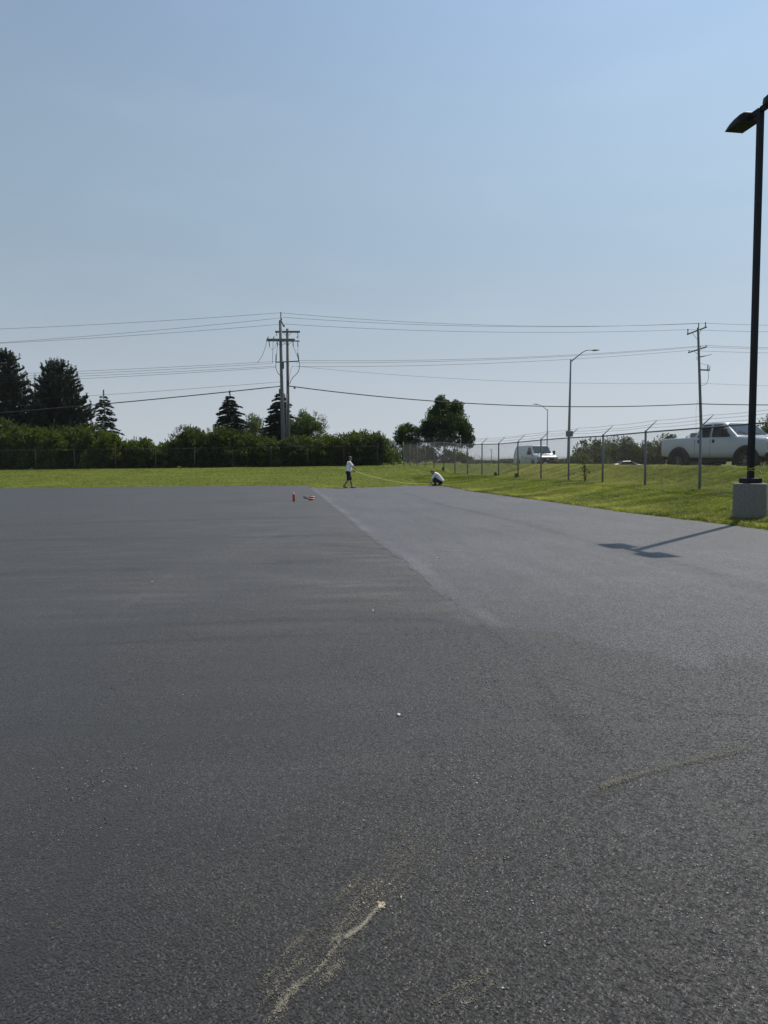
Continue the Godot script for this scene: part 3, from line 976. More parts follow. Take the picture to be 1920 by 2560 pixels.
func make_poles() -> void:
	var za := 76.8
	var foot := at(709, 1150, za)
	foot.y = land(foot.x, za)
	var top := at(700.6, 801, za)
	var a := thing("utility_pole", "taller weathered wooden utility pole of the pair, with a tilted top arm", "utility pole")
	put("shaft", tube_mesh([foot - Vector3(0, 0.3, 0), foot.lerp(top, 0.5), top], [0.225, 0.185, 0.15], 12), M.pole_wood, a)
	insulator(a, top + Vector3(0.07, -0.1, 0.05), Vector3(0.02, 1, 0), 0.95, 0.07)
	crossarm(a, at(701.5, 800, za - 0.3), at(710.5, 817, za - 0.6), 0.14)
	for p in [[704, 797], [710.5, 812]]:
		insulator(a, at(p[0] - 0.6, p[1] + 3, za - 0.7), Vector3(0.3, 0.2, 1), 0.3, 0.05)
	crossarm(a, at(666.5, 850, za - 0.35), at(737, 850, za - 0.35), 0.27)
	for q in [[-1, 690], [1, 716]]: brace(a, at(q[1], 856, za - 0.3), at(703 + q[0] * 2, 863, za - 0.25))
	for q in [[669, 843], [683, 843]]:
		insulator(a, at(q[0], q[1] + 4, za - 0.35), Vector3(0.4, 1, 0), 0.22, 0.06)
	for q in [673, 693, 732.5]:
		insulator(a, at(q, 853, za - 0.4), Vector3(0.03, -1, 0), 0.55, 0.06)
	jumper(a, [at(667, 847, za - 0.4), at(664, 866, za - 0.4), at(655, 890, za - 0.4), at(644, 906, za - 0.4)])
	jumper(a, [at(683, 853, za - 0.4), at(682, 880, za - 0.4), at(681, 908, za - 0.4)])
	jumper(a, [at(673, 866, za - 0.4), at(679, 874, za - 0.4), at(688, 868, za - 0.4), at(691, 856, za - 0.4)], 0.014)
	jumper(a, [at(693.5, 865, za - 0.4), at(692, 880, za - 0.4), at(690.5, 890, za - 0.4)])
	jumper(a, [at(733, 866, za - 0.4), at(739, 880, za - 0.4), at(745, 895, za - 0.4)])
	insulator(a, at(690, 905, za - 0.4), Vector3(0.05, 1, 0), 0.8, 0.075)
	jumper(a, [at(690, 905, za - 0.4), at(690, 920, za - 0.4), at(696, 934, za - 0.4), at(708, 944, za - 0.1)], 0.03)
	put("junction_bracket", box_mesh(at(708, 913, za - 0.25), Vector3(0.16, 0.75, 0.2), 0.02), M.dark_steel, a)
	var zb := 80.5
	var foot_b := at(721, 1150, zb)
	foot_b.y = land(foot_b.x, zb)
	var top_b := at(718.3, 822, zb)
	var b := thing("utility_pole", "shorter wooden utility pole of the pair, carrying two level arms and a conduit", "utility pole")
	put("shaft", tube_mesh([foot_b - Vector3(0, 0.3, 0), foot_b.lerp(top_b, 0.5), top_b], [0.20, 0.17, 0.145], 12), M.pole_wood, b)
	put("conduit", tube_mesh([at(715.5, 1120, zb - 0.35), at(716.5, 985, zb - 0.3)], [0.07], 8), M.galvanised, b)
	crossarm(b, at(688, 829.5, zb - 0.3), at(750, 829.5, zb - 0.3), 0.2)
	crossarm(b, at(696, 852.5, zb - 0.3), at(749, 852.5, zb - 0.3), 0.13)
	crossarm(b, at(689, 905.5, zb - 0.3), at(748, 903, zb - 0.3), 0.12)
	for q in [[-1, 709, 832, 839], [1, 729, 832, 839], [-1, 707, 854, 862], [1, 731, 854, 862]]:
		brace(b, at(q[1], q[2], zb - 0.25), at(718 + q[0] * 2.5, q[3], zb - 0.2))
	for q in [[691.5, 831], [744, 831]]: insulator(b, at(q[0], q[1], zb - 0.3), Vector3(0.05, -1, 0), 0.32, 0.05)
	insulator(b, at(744.5, 853, zb - 0.3), Vector3(0, -1, 0), 0.62, 0.06)
	insulator(b, at(743, 845, zb - 0.3), Vector3(0.2, 1, 0), 0.2, 0.07)
	insulator(b, at(747, 902, zb - 0.3), Vector3(-0.12, 1, 0), 0.85, 0.085)
	jumper(b, [at(691, 838, zb - 0.3), at(686, 842, zb - 0.3), at(683, 846, zb - 0.3)], 0.015)
	jumper(b, [at(744.5, 836, zb - 0.3), at(747.5, 842, zb - 0.3), at(744, 848, zb - 0.3)], 0.015)
	jumper(b, [at(745, 868, zb - 0.3), at(744, 880, zb - 0.3), at(746, 888, zb - 0.3)], 0.015)
	jumper(b, [at(748, 904, zb - 0.3), at(749, 916, zb - 0.3), at(744, 932, zb - 0.3), at(731, 945, zb - 0.3), at(724, 960, zb - 0.2)], 0.035)
	jumper(b, [at(737, 916, zb - 0.3), at(729, 918, zb - 0.3), at(725, 935, zb - 0.3), at(722, 960, zb - 0.3)], 0.015)
	put("cable_box", box_mesh(at(736.5, 970, za), Vector3(0.2, 0.16, 0.16), 0.02), M.dark_steel, b)
	put("cable_clamp", box_mesh(at(720, 958, zb - 0.3), Vector3(0.2, 0.5, 0.2), 0.03), M.dark_steel, b)
	# the pole beyond the street
	var zc := 80.0
	var foot_c := at(1757, 1160, zc)
	foot_c.y = land(foot_c.x, zc)
	var top_c := at(1745, 819, zc)
	var c := thing("utility_pole", "lone wooden utility pole with slanted arms beyond the street", "utility pole")
	put("shaft", tube_mesh([foot_c - Vector3(0, 0.3, 0), foot_c.lerp(top_c, 0.5), top_c], [0.18, 0.15, 0.115], 12), M.pole_wood, c)
	crossarm(c, at(1718, 836, zc - 1.0), at(1766.5, 817.5, zc + 0.6), 0.15)
	crossarm(c, at(1721, 881.5, zc - 1.0), at(1767, 867, zc + 0.6), 0.14)
	brace(c, at(1730, 832, zc - 0.6), at(1743, 848, zc))
	brace(c, at(1753, 825, zc + 0.2), at(1747, 837, zc))
	brace(c, at(1735, 878, zc - 0.6), at(1744, 885, zc))
	for q in [[1719.5, 834, -1.0], [1746.5, 819, 0.0], [1763.5, 817, 0.6]]: insulator(c, at(q[0], q[1], zc + q[2]), Vector3.UP, 0.5, 0.07)
	for q in [[1722.5, 879, -1.0], [1751, 869, 0.0], [1765, 866, 0.6]]: insulator(c, at(q[0], q[1], zc + q[2]), Vector3.UP, 0.16, 0.05)
	put("standoff_arm", tube_mesh([at(1750, 892.5, zc), at(1762, 890, zc), at(1779, 886, zc)], [0.07, 0.05, 0.03], 6), M.dark_steel, c)
	crossarm(c, at(1750, 924.5, zc - 0.2), at(1774.5, 925.5, zc - 0.2), 0.15)
	insulator(c, at(1769.5, 924, zc - 0.2), Vector3.UP, 0.52, 0.075)
	insulator(c, at(1774, 924, zc - 0.2), Vector3.UP, 0.25, 0.05)
	jumper(c, [at(1752, 908, zc - 0.2), at(1760, 911, zc - 0.2), at(1769, 912, zc - 0.2)], 0.018)
	jumper(c, [at(1769, 912, zc - 0.2), at(1776, 915, zc - 0.2), at(1774, 921, zc - 0.2)], 0.012)
	jumper(c, [at(1770, 926, zc - 0.2), at(1771, 945, zc - 0.2), at(1765, 960, zc - 0.2), at(1752, 964, zc - 0.1)], 0.022)
	jumper(c, [at(1744, 892, zc - 0.1), at(1740.5, 895, zc - 0.1), at(1744, 900, zc - 0.1)], 0.018)
	jumper(c, [at(1744, 1000, zc - 0.1), at(1740, 1030, zc - 0.1), at(1741, 1100, zc - 0.1)], 0.01)
	# conductors: photo points of both ends, how far the middle hangs, thickness
	var g := "power lines strung between the poles"
	var thin := 0.016
	var ends := [
		["top conductor strung from the tilted arm out past the pines", [-330, 833], [700, 782], 0.28, thin],
		["second conductor strung from the tilted arm out past the pines", [-330, 876], [700, 795], 0.32, thin],
		["third conductor strung from the tilted arm out past the pines", [-330, 872], [697, 811], 0.28, thin],
		["highest of four low wires crossing in front of the pines", [-330, 945], [690, 903.5], 0.2, thin],
		["second of four low wires crossing in front of the pines", [-330, 953], [682, 908.5], 0.2, thin],
		["third of four low wires crossing in front of the pines", [-330, 958], [694, 915], 0.2, thin],
		["lowest of four low wires crossing in front of the pines", [-330, 968], [690, 918.5], 0.2, thin],
		["thin wire just above the thick cable by the pines", [-330, 1020], [702, 954.5], 0.2, thin],
		["thick black cable sloping past the two pines", [-330, 1056], [706, 965], 0.25, 0.055],
	]
	for e in ends:
		cable(e[0], sag(at(e[1][0], e[1][1], za + 1.0), at(e[2][0], e[2][1], za), e[3]), e[4], "power_line", g)
	var right := [
		["top conductor between the pole pair and the lone pole", [702, 782, za], [1763, 808, zc + 0.6], 0.78, thin],
		["second conductor between the pole pair and the lone pole", [705, 793, za], [1747, 808, zc], 0.66, thin],
		["third conductor between the pole pair and the lone pole", [711, 810, za], [1720, 824, zc - 1.0], 0.55, thin],
		["upper of three low wires reaching the lone pole", [748, 901, za], [1765, 863.5, zc + 0.6], 0.55, thin],
		["middle of three low wires reaching the lone pole", [740, 907, za], [1751, 867, zc], 0.5, thin],
		["lower of three low wires reaching the lone pole", [740, 916.5, za], [1722, 876, zc - 1.0], 0.5, thin],
		["thin single wire midway down to the lone pole", [745, 916, za], [1746, 957.5, zc], 0.65, 0.013],
		["thick black cable between the pole pair and the lone pole", [722, 965, za], [1748, 1009.5, zc - 0.15], 1.05, 0.055],
	]
	for e in right:
		cable(e[0], sag(at(e[1][0], e[1][1], e[1][2]), at(e[2][0], e[2][1], e[2][2]), e[3], 20), e[4], "power_line", g)
	var on := [
		["top conductor running on past the lone pole", [1763, 808, zc + 0.6], [2300, 806], thin],
		["second conductor running on past the lone pole", [1720, 824, zc - 1.0], [2300, 822], thin],
		["upper low wire running on past the lone pole", [1765, 863.5, zc + 0.6], [2300, 864], thin],
		["middle low wire running on past the lone pole", [1751, 867, zc], [2300, 866], thin],
		["lower low wire running on past the lone pole", [1722, 876, zc - 1.0], [2300, 876], thin],
		["thin single wire running on past the lone pole", [1746, 957.5, zc], [2300, 962], 0.013],
		["thick black cable running on past the lone pole", [1748, 1009.5, zc - 0.15], [2300, 1000], 0.055],
	]
	for e in on:
		cable(e[0], sag(at(e[1][0], e[1][1], e[1][2]), at(e[2][0], e[2][1], zc + 1.5), 0.3), e[3], "power_line", g)

func make_lights() -> void:
	# car park lamp on its concrete base
	var lp := Vector3(8.73, 0.0, -16.9)
	lp.y = land(lp.x, 16.9)
	var foot_y := 0.91
	var base := put("concrete_base", null, M.concrete)
	var st := new_st(true)
	lathe(st, [Vector2(0.37, -0.5), Vector2(0.372, foot_y - lp.y - 0.03), Vector2(0.362, foot_y - lp.y - 0.008), Vector2(0.34, foot_y - lp.y), Vector2(0.0, foot_y - lp.y)], 40)
	base.mesh = done(st)
	base.position = lp
	tag(base, "round grey concrete footing under the black lamp post", "footing")
	var l := thing("lamp_post", "black square lamp post with two opposed flat heads on a concrete footing", "lamp post", Vector3(lp.x, foot_y, lp.z), deg_to_rad(10.0))
	var top := 8.54
	put("base_cover", box_mesh(Vector3(0, 0.06, 0), Vector3(0.36, 0.12, 0.36), 0.012), M.black_metal, l)
	put("shaft", box_mesh(Vector3(0, top / 2.0, 0), Vector3(0.122, top, 0.122), 0.008), M.black_metal, l)
	put("top_cap", box_mesh(Vector3(0, top + 0.012, 0), Vector3(0.14, 0.03, 0.14), 0.008), M.black_metal, l)
	for s in [-1.0, 1.0]:
		var h := Node3D.new()
		h.name = "lamp_head"
		l.add_child(h, true)
		h.position = Vector3(0, top - 0.05, 0)
		h.rotation.y = 0.0 if s < 0.0 else PI
		h.scale = Vector3(1.02, 1, 0.70)
		put("arm", box_mesh(Vector3(0, 0.06, -0.26), Vector3(0.09, 0.13, 0.46), 0.01), M.black_metal, h)
		# housing: rises to a hump near the arm and tapers to a sharp lip at the far end
		var hs := new_st(true)
		var prof := [[-0.46, 0.13, 0.17], [-0.50, 0.22, 0.21], [-0.68, 0.235, 0.215], [-0.90, 0.235, 0.195], [-1.10, 0.235, 0.145], [-1.26, 0.235, 0.08], [-1.34, 0.232, 0.012]]
		var rings := []
		for p in prof:
			var ring := []
			for q in [[-1, 0.0], [-1, 0.3], [-0.93, 0.72], [-0.7, 0.95], [0, 1.0], [0.7, 0.95], [0.93, 0.72], [1, 0.3], [1, 0.0]]:
				ring.append(Vector3(q[0] * p[1], -0.02 + q[1] * p[2], p[0]))
			rings.append(ring)
		for i in rings.size() - 1:
			for k in 8: quad(hs, rings[i][k], rings[i + 1][k], rings[i + 1][k + 1], rings[i][k + 1])
		for k in range(1, 8): tri(hs, rings[0][0], rings[0][k], rings[0][k + 1])
		put("housing", done(hs), M.black_metal, h)
		put("door_frame", box_mesh(Vector3(0, -0.025, -0.9), Vector3(0.47, 0.02, 0.86), 0.005), M.black_metal, h)
		put("lens", box_mesh(Vector3(0, -0.038, -0.92), Vector3(0.36, 0.008, 0.5), 0.002), M.lens, h)
	# scraps of yellow tape left on the shaft
	var tp := thing("caution_tape", "torn yellow tape knotted round the lamp post shaft", "tape", Vector3(lp.x, foot_y, lp.z), deg_to_rad(10.0))
	for q in [[0.34, 0.02], [0.31, -0.03]]:
		var w := new_st()
		for k in 4:
			var aa := [Vector3(-0.066, 0, 0.066), Vector3(0.066, 0, 0.066), Vector3(0.066, 0, -0.066), Vector3(-0.066, 0, -0.066)]
			var p0: Vector3 = aa[k] + Vector3(0, q[0] + q[1] * (k % 2), 0)
			var p1: Vector3 = aa[(k + 1) % 4] + Vector3(0, q[0] + q[1] * ((k + 1) % 2), 0)
			quad(w, p0, p1, p1 + Vector3(0, 0.012, 0), p0 + Vector3(0, 0.012, 0))
		put("wrap", done(w), M.yellow_tape, tp)
	var tail := new_st()
	var tpts := [Vector3(0.066, 0.31, 0.08), Vector3(0.12, 0.30, 0.11), Vector3(0.17, 0.27, 0.12), Vector3(0.20, 0.22, 0.13)]
	for i in 3:
		var up := Vector3(0.005, 0.025, -0.01 * i)
		quad(tail, tpts[i], tpts[i + 1], tpts[i + 1] + up, tpts[i] + up)
	put("loose_end", done(tail), M.yellow_tape, tp)
	# street light with the curved arm
	var z1 := 65.0
	var f1 := at(1420.5, 1165, z1)
	f1.y = land(f1.x, z1)
	var t1 := at(1427, 898, z1)
	var s1 := thing("street_light", "tall grey concrete street light with a curved arm and a box", "street light")
	put("pole", tube_mesh([f1 - Vector3(0, 0.3, 0), f1.lerp(t1, 0.5), t1], [0.15, 0.105, 0.065], 14), M.pole_grey, s1)
	var arm := []
	for p in [[1427.5, 904], [1436, 897], [1446, 889], [1456, 881], [1464, 876.5], [1472, 875.3], [1480, 875.5]]: arm.append(at(p[0], p[1], z1))
	put("arm", tube_mesh(arm, [0.055, 0.05, 0.045, 0.04, 0.035, 0.03, 0.03], 8), M.pole_grey, s1)
	var hd := new_st(true)
	tube(hd, [at(1479, 876, z1), at(1483, 875.8, z1), at(1489, 875.5, z1), at(1495, 875.2, z1), at(1500, 874.9, z1)], [0.03, 0.075, 0.08, 0.05, 0.01], 8)
	put("lamp_head", done(hd), M.pole_grey, s1)
	put("control_box", box_mesh(at(1423.5, 1084.5, z1 - 0.28), Vector3(0.66, 0.52, 0.12), 0.02, Basis(Vector3.UP, 0.2)), M.sign_back, s1)
	put("strap", box_mesh(at(1422.5, 1084.5, z1 - 0.15), Vector3(0.3, 0.06, 0.3), 0.01), M.galvanised, s1)
	var z2 := 118.0
	var f2 := at(1367, 1165, z2)
	f2.y = land(f2.x, z2)
	var s2 := thing("street_light", "slender street light with a straight arm rising behind the van", "street light")
	put("pole", tube_mesh([f2, at(1369, 1023, z2)], [0.11, 0.06], 8), M.pole_grey, s2)
	put("arm", tube_mesh([at(1368.5, 1026, z2), at(1354, 1014, z2), at(1346, 1011.5, z2)], [0.05, 0.04], 6), M.pole_grey, s2)
	put("lamp_head", tube_mesh([at(1347, 1011.5, z2), at(1340, 1010.7, z2), at(1331, 1009.8, z2)], [0.05, 0.09, 0.02], 6), M.pole_grey, s2)
	var z3 := 210.0
	var s3 := thing("street_light", "tiny far street light with two arched arms on the horizon", "street light")
	put("pole", tube_mesh([ground_at(1186.5, z3), at(1186.5, 1140, z3)], [0.10, 0.07], 6), M.pole_grey, s3)
	put("arm", tube_mesh([at(1186.5, 1140, z3), at(1189, 1137, z3), at(1192, 1136, z3)], [0.06], 5), M.pole_grey, s3)
	put("pole", tube_mesh([ground_at(1200.5, z3), at(1200.5, 1142, z3)], [0.10, 0.07], 6), M.pole_grey, s3)
	put("arm", tube_mesh([at(1200.5, 1142, z3), at(1197, 1139, z3), at(1194, 1138, z3)], [0.06], 5), M.pole_grey, s3)
	var s4 := thing("street_light", "tiny far light mast with a flat crosspiece on the horizon", "street light")
	put("pole", tube_mesh([ground_at(1228.5, z3), at(1228.5, 1125, z3)], [0.12, 0.08], 6), M.pole_grey, s4)
	put("crosspiece", box_mesh(at(1227.5, 1124.3, z3), Vector3(0.85, 0.13, 0.4), 0.02), M.pole_grey, s4)

# ---------------------------------------------------------------- vehicles
# ring of a car body at station x: sill, shoulder and top heights, half widths
func body_ring(x: float, yb: float, ys: float, yt: float, wb: float, wt: float) -> Array:
	var half := [Vector2(wb * 0.90, yb), Vector2(wb * 0.985, yb + 0.05), Vector2(wb, lerpf(yb, ys, 0.35)), Vector2(wb, lerpf(yb, ys, 0.80)), Vector2(wb * 0.985, ys), Vector2(lerpf(wb * 0.985, wt, 0.5), lerpf(ys, yt, 0.52)), Vector2(wt, lerpf(ys, yt, 0.90)), Vector2(wt * 0.93, lerpf(ys, yt, 0.98)), Vector2(wt * 0.6, yt)]
	var ring := []
	for p in half: ring.append(Vector3(x, p.y, p.x))
	for i in range(half.size() - 1, -1, -1): ring.append(Vector3(x, half[i].y, -half[i].x))
	return ring

func loft(rings: Array) -> ArrayMesh:
	var st := new_st(true)
	var n: int = rings[0].size()
	for i in rings.size() - 1:
		for k in n:
			var l := (k + 1) % n
			quad(st, rings[i][k], rings[i + 1][k], rings[i + 1][l], rings[i][l])
	st.set_smooth_group(-1)
	for e in [0, rings.size() - 1]:
		var mid := Vector3.ZERO
		for p in rings[e]: mid += p
		mid /= n
		for k in n:
			var l := (k + 1) % n
			if e == 0: tri(st, mid, rings[e][k], rings[e][l])
			else: tri(st, mid, rings[e][l], rings[e][k])
	return done(st)

func key(table: Array, x: float, col: int) -> float:
	for i in table.size() - 1:
		if x <= table[i + 1][0]:
			var t: float = (x - table[i][0]) / (table[i + 1][0] - table[i][0])
			return lerpf(table[i][col], table[i + 1][col], clampf(t, 0.0, 1.0))
	return table[table.size() - 1][col]

func car_body(table: Array, axles: Array, arch: float, axle_y: float) -> ArrayMesh:
	var rings := []
	var x0: float = table[0][0]
	var x1: float = table[table.size() - 1][0]
	var xs := []
	var n := 90
	for i in n + 1: xs.append(lerpf(x0, x1, float(i) / n))
	for a in axles:
		xs.append(a - arch - 0.004)
		xs.append(a + arch + 0.004)
	for t in table: xs.append(t[0])
	xs.sort()
	var before := -99.0
	for x in xs:
		if x - before < 0.003: continue
		before = x
		var yb := key(table, x, 1)
		for a in axles:
			var d := absf(x - a)
			if d < arch: yb = maxf(yb, axle_y + sqrt(arch * arch - d * d))
		rings.append(body_ring(x, yb, key(table, x, 2), key(table, x, 3), key(table, x, 4), key(table, x, 5)))
	return loft(rings)

func wheel(parent: Node, p: Vector3, rad: float, wide: float, side: float, rim_m: Material, spokes: int) -> void:
	var w := Node3D.new()
	w.name = "wheel"
	parent.add_child(w, true)
	w.position = p
	var b := Basis(Vector3.RIGHT, PI / 2.0 * side)
	var st := new_st(true)
	lathe(st, [Vector2(rad * 0.6, -wide / 2), Vector2(rad * 0.93, -wide / 2), Vector2(rad, -wide * 0.36), Vector2(rad, wide * 0.36), Vector2(rad * 0.93, wide / 2), Vector2(rad * 0.62, wide / 2), Vector2(rad * 0.6, wide * 0.3)], 28, b)
	put("tyre", done(st), M.rubber, w)
	st = new_st()
	lathe(st, [Vector2(rad * 0.61, wide * 0.46), Vector2(rad * 0.56, wide * 0.46), Vector2(rad * 0.54, wide * 0.2)], 24, b)
	lathe(st, [Vector2(0.1 * rad / 0.4, wide * 0.42), Vector2(0.0, wide * 0.46)], 12, b)
	for k in spokes:
		var a := TAU * k / spokes
		cbox(st, b * Vector3(cos(a) * rad * 0.33, wide * 0.33, sin(a) * rad * 0.33), Vector3(rad * 0.5, wide * 0.1, rad * 0.12), 0.006, b * Basis(Vector3.UP, -a))
	put("rim", done(st), rim_m, w)
	st = new_st()
	lathe(st, [Vector2(rad * 0.58, wide * 0.12), Vector2(0.0, wide * 0.1)], 20, b)
	put("brake_disc", done(st), M.rubber, w)

func glass(called: String, parent: Node, pts: Array, m: Material) -> void:
	var st := new_st()
	var mid := Vector3(0, 0.8, 0)
	out_poly(st, pts, mid)
	put(called, done(st), m, parent)

func make_truck() -> void:
	var where := Vector3(15.95, 0.0, -33.0)
	where.y = land(where.x, 33.0) - 0.02
	var heading := atan2(5.6, 2.0) * -1.0   # front towards the camera and the right
	var t := thing("pickup_truck", "white pickup truck with black fender flares parked behind the fence", "truck", where, heading)
	t.scale = Vector3.ONE * 1.07
	var ax := [-1.80, 1.92]
	var tab := [
		[-2.98, 0.78, 1.30, 1.40, 0.96, 0.90], [-2.92, 0.70, 1.38, 1.50, 1.0, 0.94], [-2.5, 0.68, 1.40, 1.52, 1.01, 0.96], [-0.9, 0.62, 1.40, 1.52, 1.01, 0.96], [1.3, 0.60, 1.36, 1.50, 1.01, 0.95],
		[1.45, 0.60, 1.34, 1.50, 1.01, 0.92], [2.1, 0.62, 1.30, 1.47, 1.02, 0.90], [2.75, 0.66, 1.24, 1.40, 1.0, 0.86], [2.86, 0.70, 1.16, 1.30, 0.97, 0.84]]
	put("body", car_body(tab, ax, 0.52, 0.46), M.white_car, t)
	var cab := []
	for q in [[-0.98, 1.50, 0.90], [-0.90, 1.60, 0.92], [-0.70, 2.06, 0.80], [-0.5, 2.13, 0.79], [0.0, 2.15, 0.79], [0.45, 2.12, 0.79], [0.62, 2.07, 0.78], [1.30, 1.55, 0.90], [1.42, 1.46, 0.92]]:
		cab.append(body_ring(q[0], 1.40, 1.42, q[1], 0.97, q[2]))
	put("cab", loft(cab), M.white_car, t)
	for s in [-1.0, 1.0]:
		var z := func(y: float) -> float: return s * (lerpf(0.972, 0.805, (y - 1.45) / 0.66) + 0.016)
		glass("side_window", t, [Vector3(-0.74, 1.50, z.call(1.50)), Vector3(-0.06, 1.50, z.call(1.50)), Vector3(-0.06, 2.03, z.call(2.03)), Vector3(-0.52, 2.03, z.call(2.03))], M.car_glass)
		glass("side_window", t, [Vector3(0.06, 1.50, z.call(1.50)), Vector3(1.08, 1.50, z.call(1.50)), Vector3(0.52, 2.03, z.call(2.03)), Vector3(0.06, 2.03, z.call(2.03))], M.car_glass)
		for x in [-0.62, 0.2]:
			put("door_handle", box_mesh(Vector3(x, 1.33, s * 1.015), Vector3(0.12, 0.15, 0.03), 0.01), M.black_plastic, t)
		put("door_seam", box_mesh(Vector3(-0.86, 1.05, s * 1.0085), Vector3(0.012, 0.72, 0.008), 0.001), M.black_plastic, t)
		put("door_seam", box_mesh(Vector3(0.02, 1.05, s * 1.0085), Vector3(0.012, 0.72, 0.008), 0.001), M.black_plastic, t)
		var mir := put("wing_mirror", box_mesh(Vector3(0.98, 1.66, s * 1.2), Vector3(0.12, 0.36, 0.26), 0.03), M.black_plastic, t)
		put("mirror_arm", tube_mesh([Vector3(0.98, 1.60, s * 0.98), Vector3(0.98, 1.62, s * 1.1)], [0.03], 6), M.black_plastic, mir)
		for a in ax:
			var fl := []
			var rs := []
			for k in 15:
				var an := lerpf(-0.25, PI + 0.25, k / 14.0)
				fl.append(Vector3(a + cos(an) * 0.555, 0.46 + sin(an) * 0.555, s * 1.0))
				rs.append(0.12)
			put("fender_flare", tube_mesh(fl, rs, 8), M.black_plastic, t)
			wheel(t, Vector3(a, 0.44, s * 0.93), 0.44, 0.31, s, M.rim, 8)
		put("headlight", box_mesh(Vector3(2.82, 1.10, s * 0.80), Vector3(0.12, 0.30, 0.30), 0.03), M.lamp_clear, t)
		put("tail_light", box_mesh(Vector3(-2.97, 1.12, s * 0.93), Vector3(0.06, 0.34, 0.12), 0.015), M.lamp_red, t)
	glass("windscreen", t, [Vector3(1.285, 1.585, -0.80), Vector3(1.285, 1.585, 0.80), Vector3(0.655, 2.065, 0.70), Vector3(0.655, 2.065, -0.70)], M.screen_glass)
	glass("rear_window", t, [Vector3(-0.915, 1.62, 0.76), Vector3(-0.915, 1.62, -0.76), Vector3(-0.735, 2.03, -0.68), Vector3(-0.735, 2.03, 0.68)], M.car_glass)
	for s in [-0.35, 0.25]:
		put("wiper", tube_mesh([Vector3(1.36, 1.56, s), Vector3(1.15, 1.73, s + 0.35)], [0.012], 4), M.black_plastic, t)
	put("tool_box", box_mesh(Vector3(-1.15, 1.60, 0.3), Vector3(0.42, 0.26, 1.0), 0.02), M.tool_grey, t)
	var gr := put("grille", box_mesh(Vector3(2.88, 1.08, 0), Vector3(0.10, 0.46, 1.26), 0.03), M.black_plastic, t)
	for k in 3: put("bar", box_mesh(Vector3(2.935, 0.95 + 0.13 * k, 0), Vector3(0.02, 0.04, 1.16), 0.006), M.dark_steel, gr)
	put("front_bumper", box_mesh(Vector3(2.92, 0.68, 0), Vector3(0.26, 0.28, 1.98), 0.05), M.black_plastic, t)
	put("rear_bumper", box_mesh(Vector3(-3.03, 0.66, 0), Vector3(0.18, 0.2, 1.8), 0.03), M.black_plastic, t)
	put("tow_hitch", box_mesh(Vector3(-3.16, 0.56, 0), Vector3(0.2, 0.1, 0.1), 0.01), M.black_plastic, t)
	put("chassis", box_mesh(Vector3(0.0, 0.55, 0), Vector3(5.4, 0.18, 1.1), 0.02), M.black_plastic, t)
	for s in [-1.0, 1.0]: put("side_step", box_mesh(Vector3(0.05, 0.5, s * 0.92), Vector3(1.9, 0.09, 0.16), 0.02), M.black_plastic, t)
	put("fuel_tank", box_mesh(Vector3(-0.5, 0.46, 0.3), Vector3(0.9, 0.25, 0.7), 0.05), M.black_plastic, t)

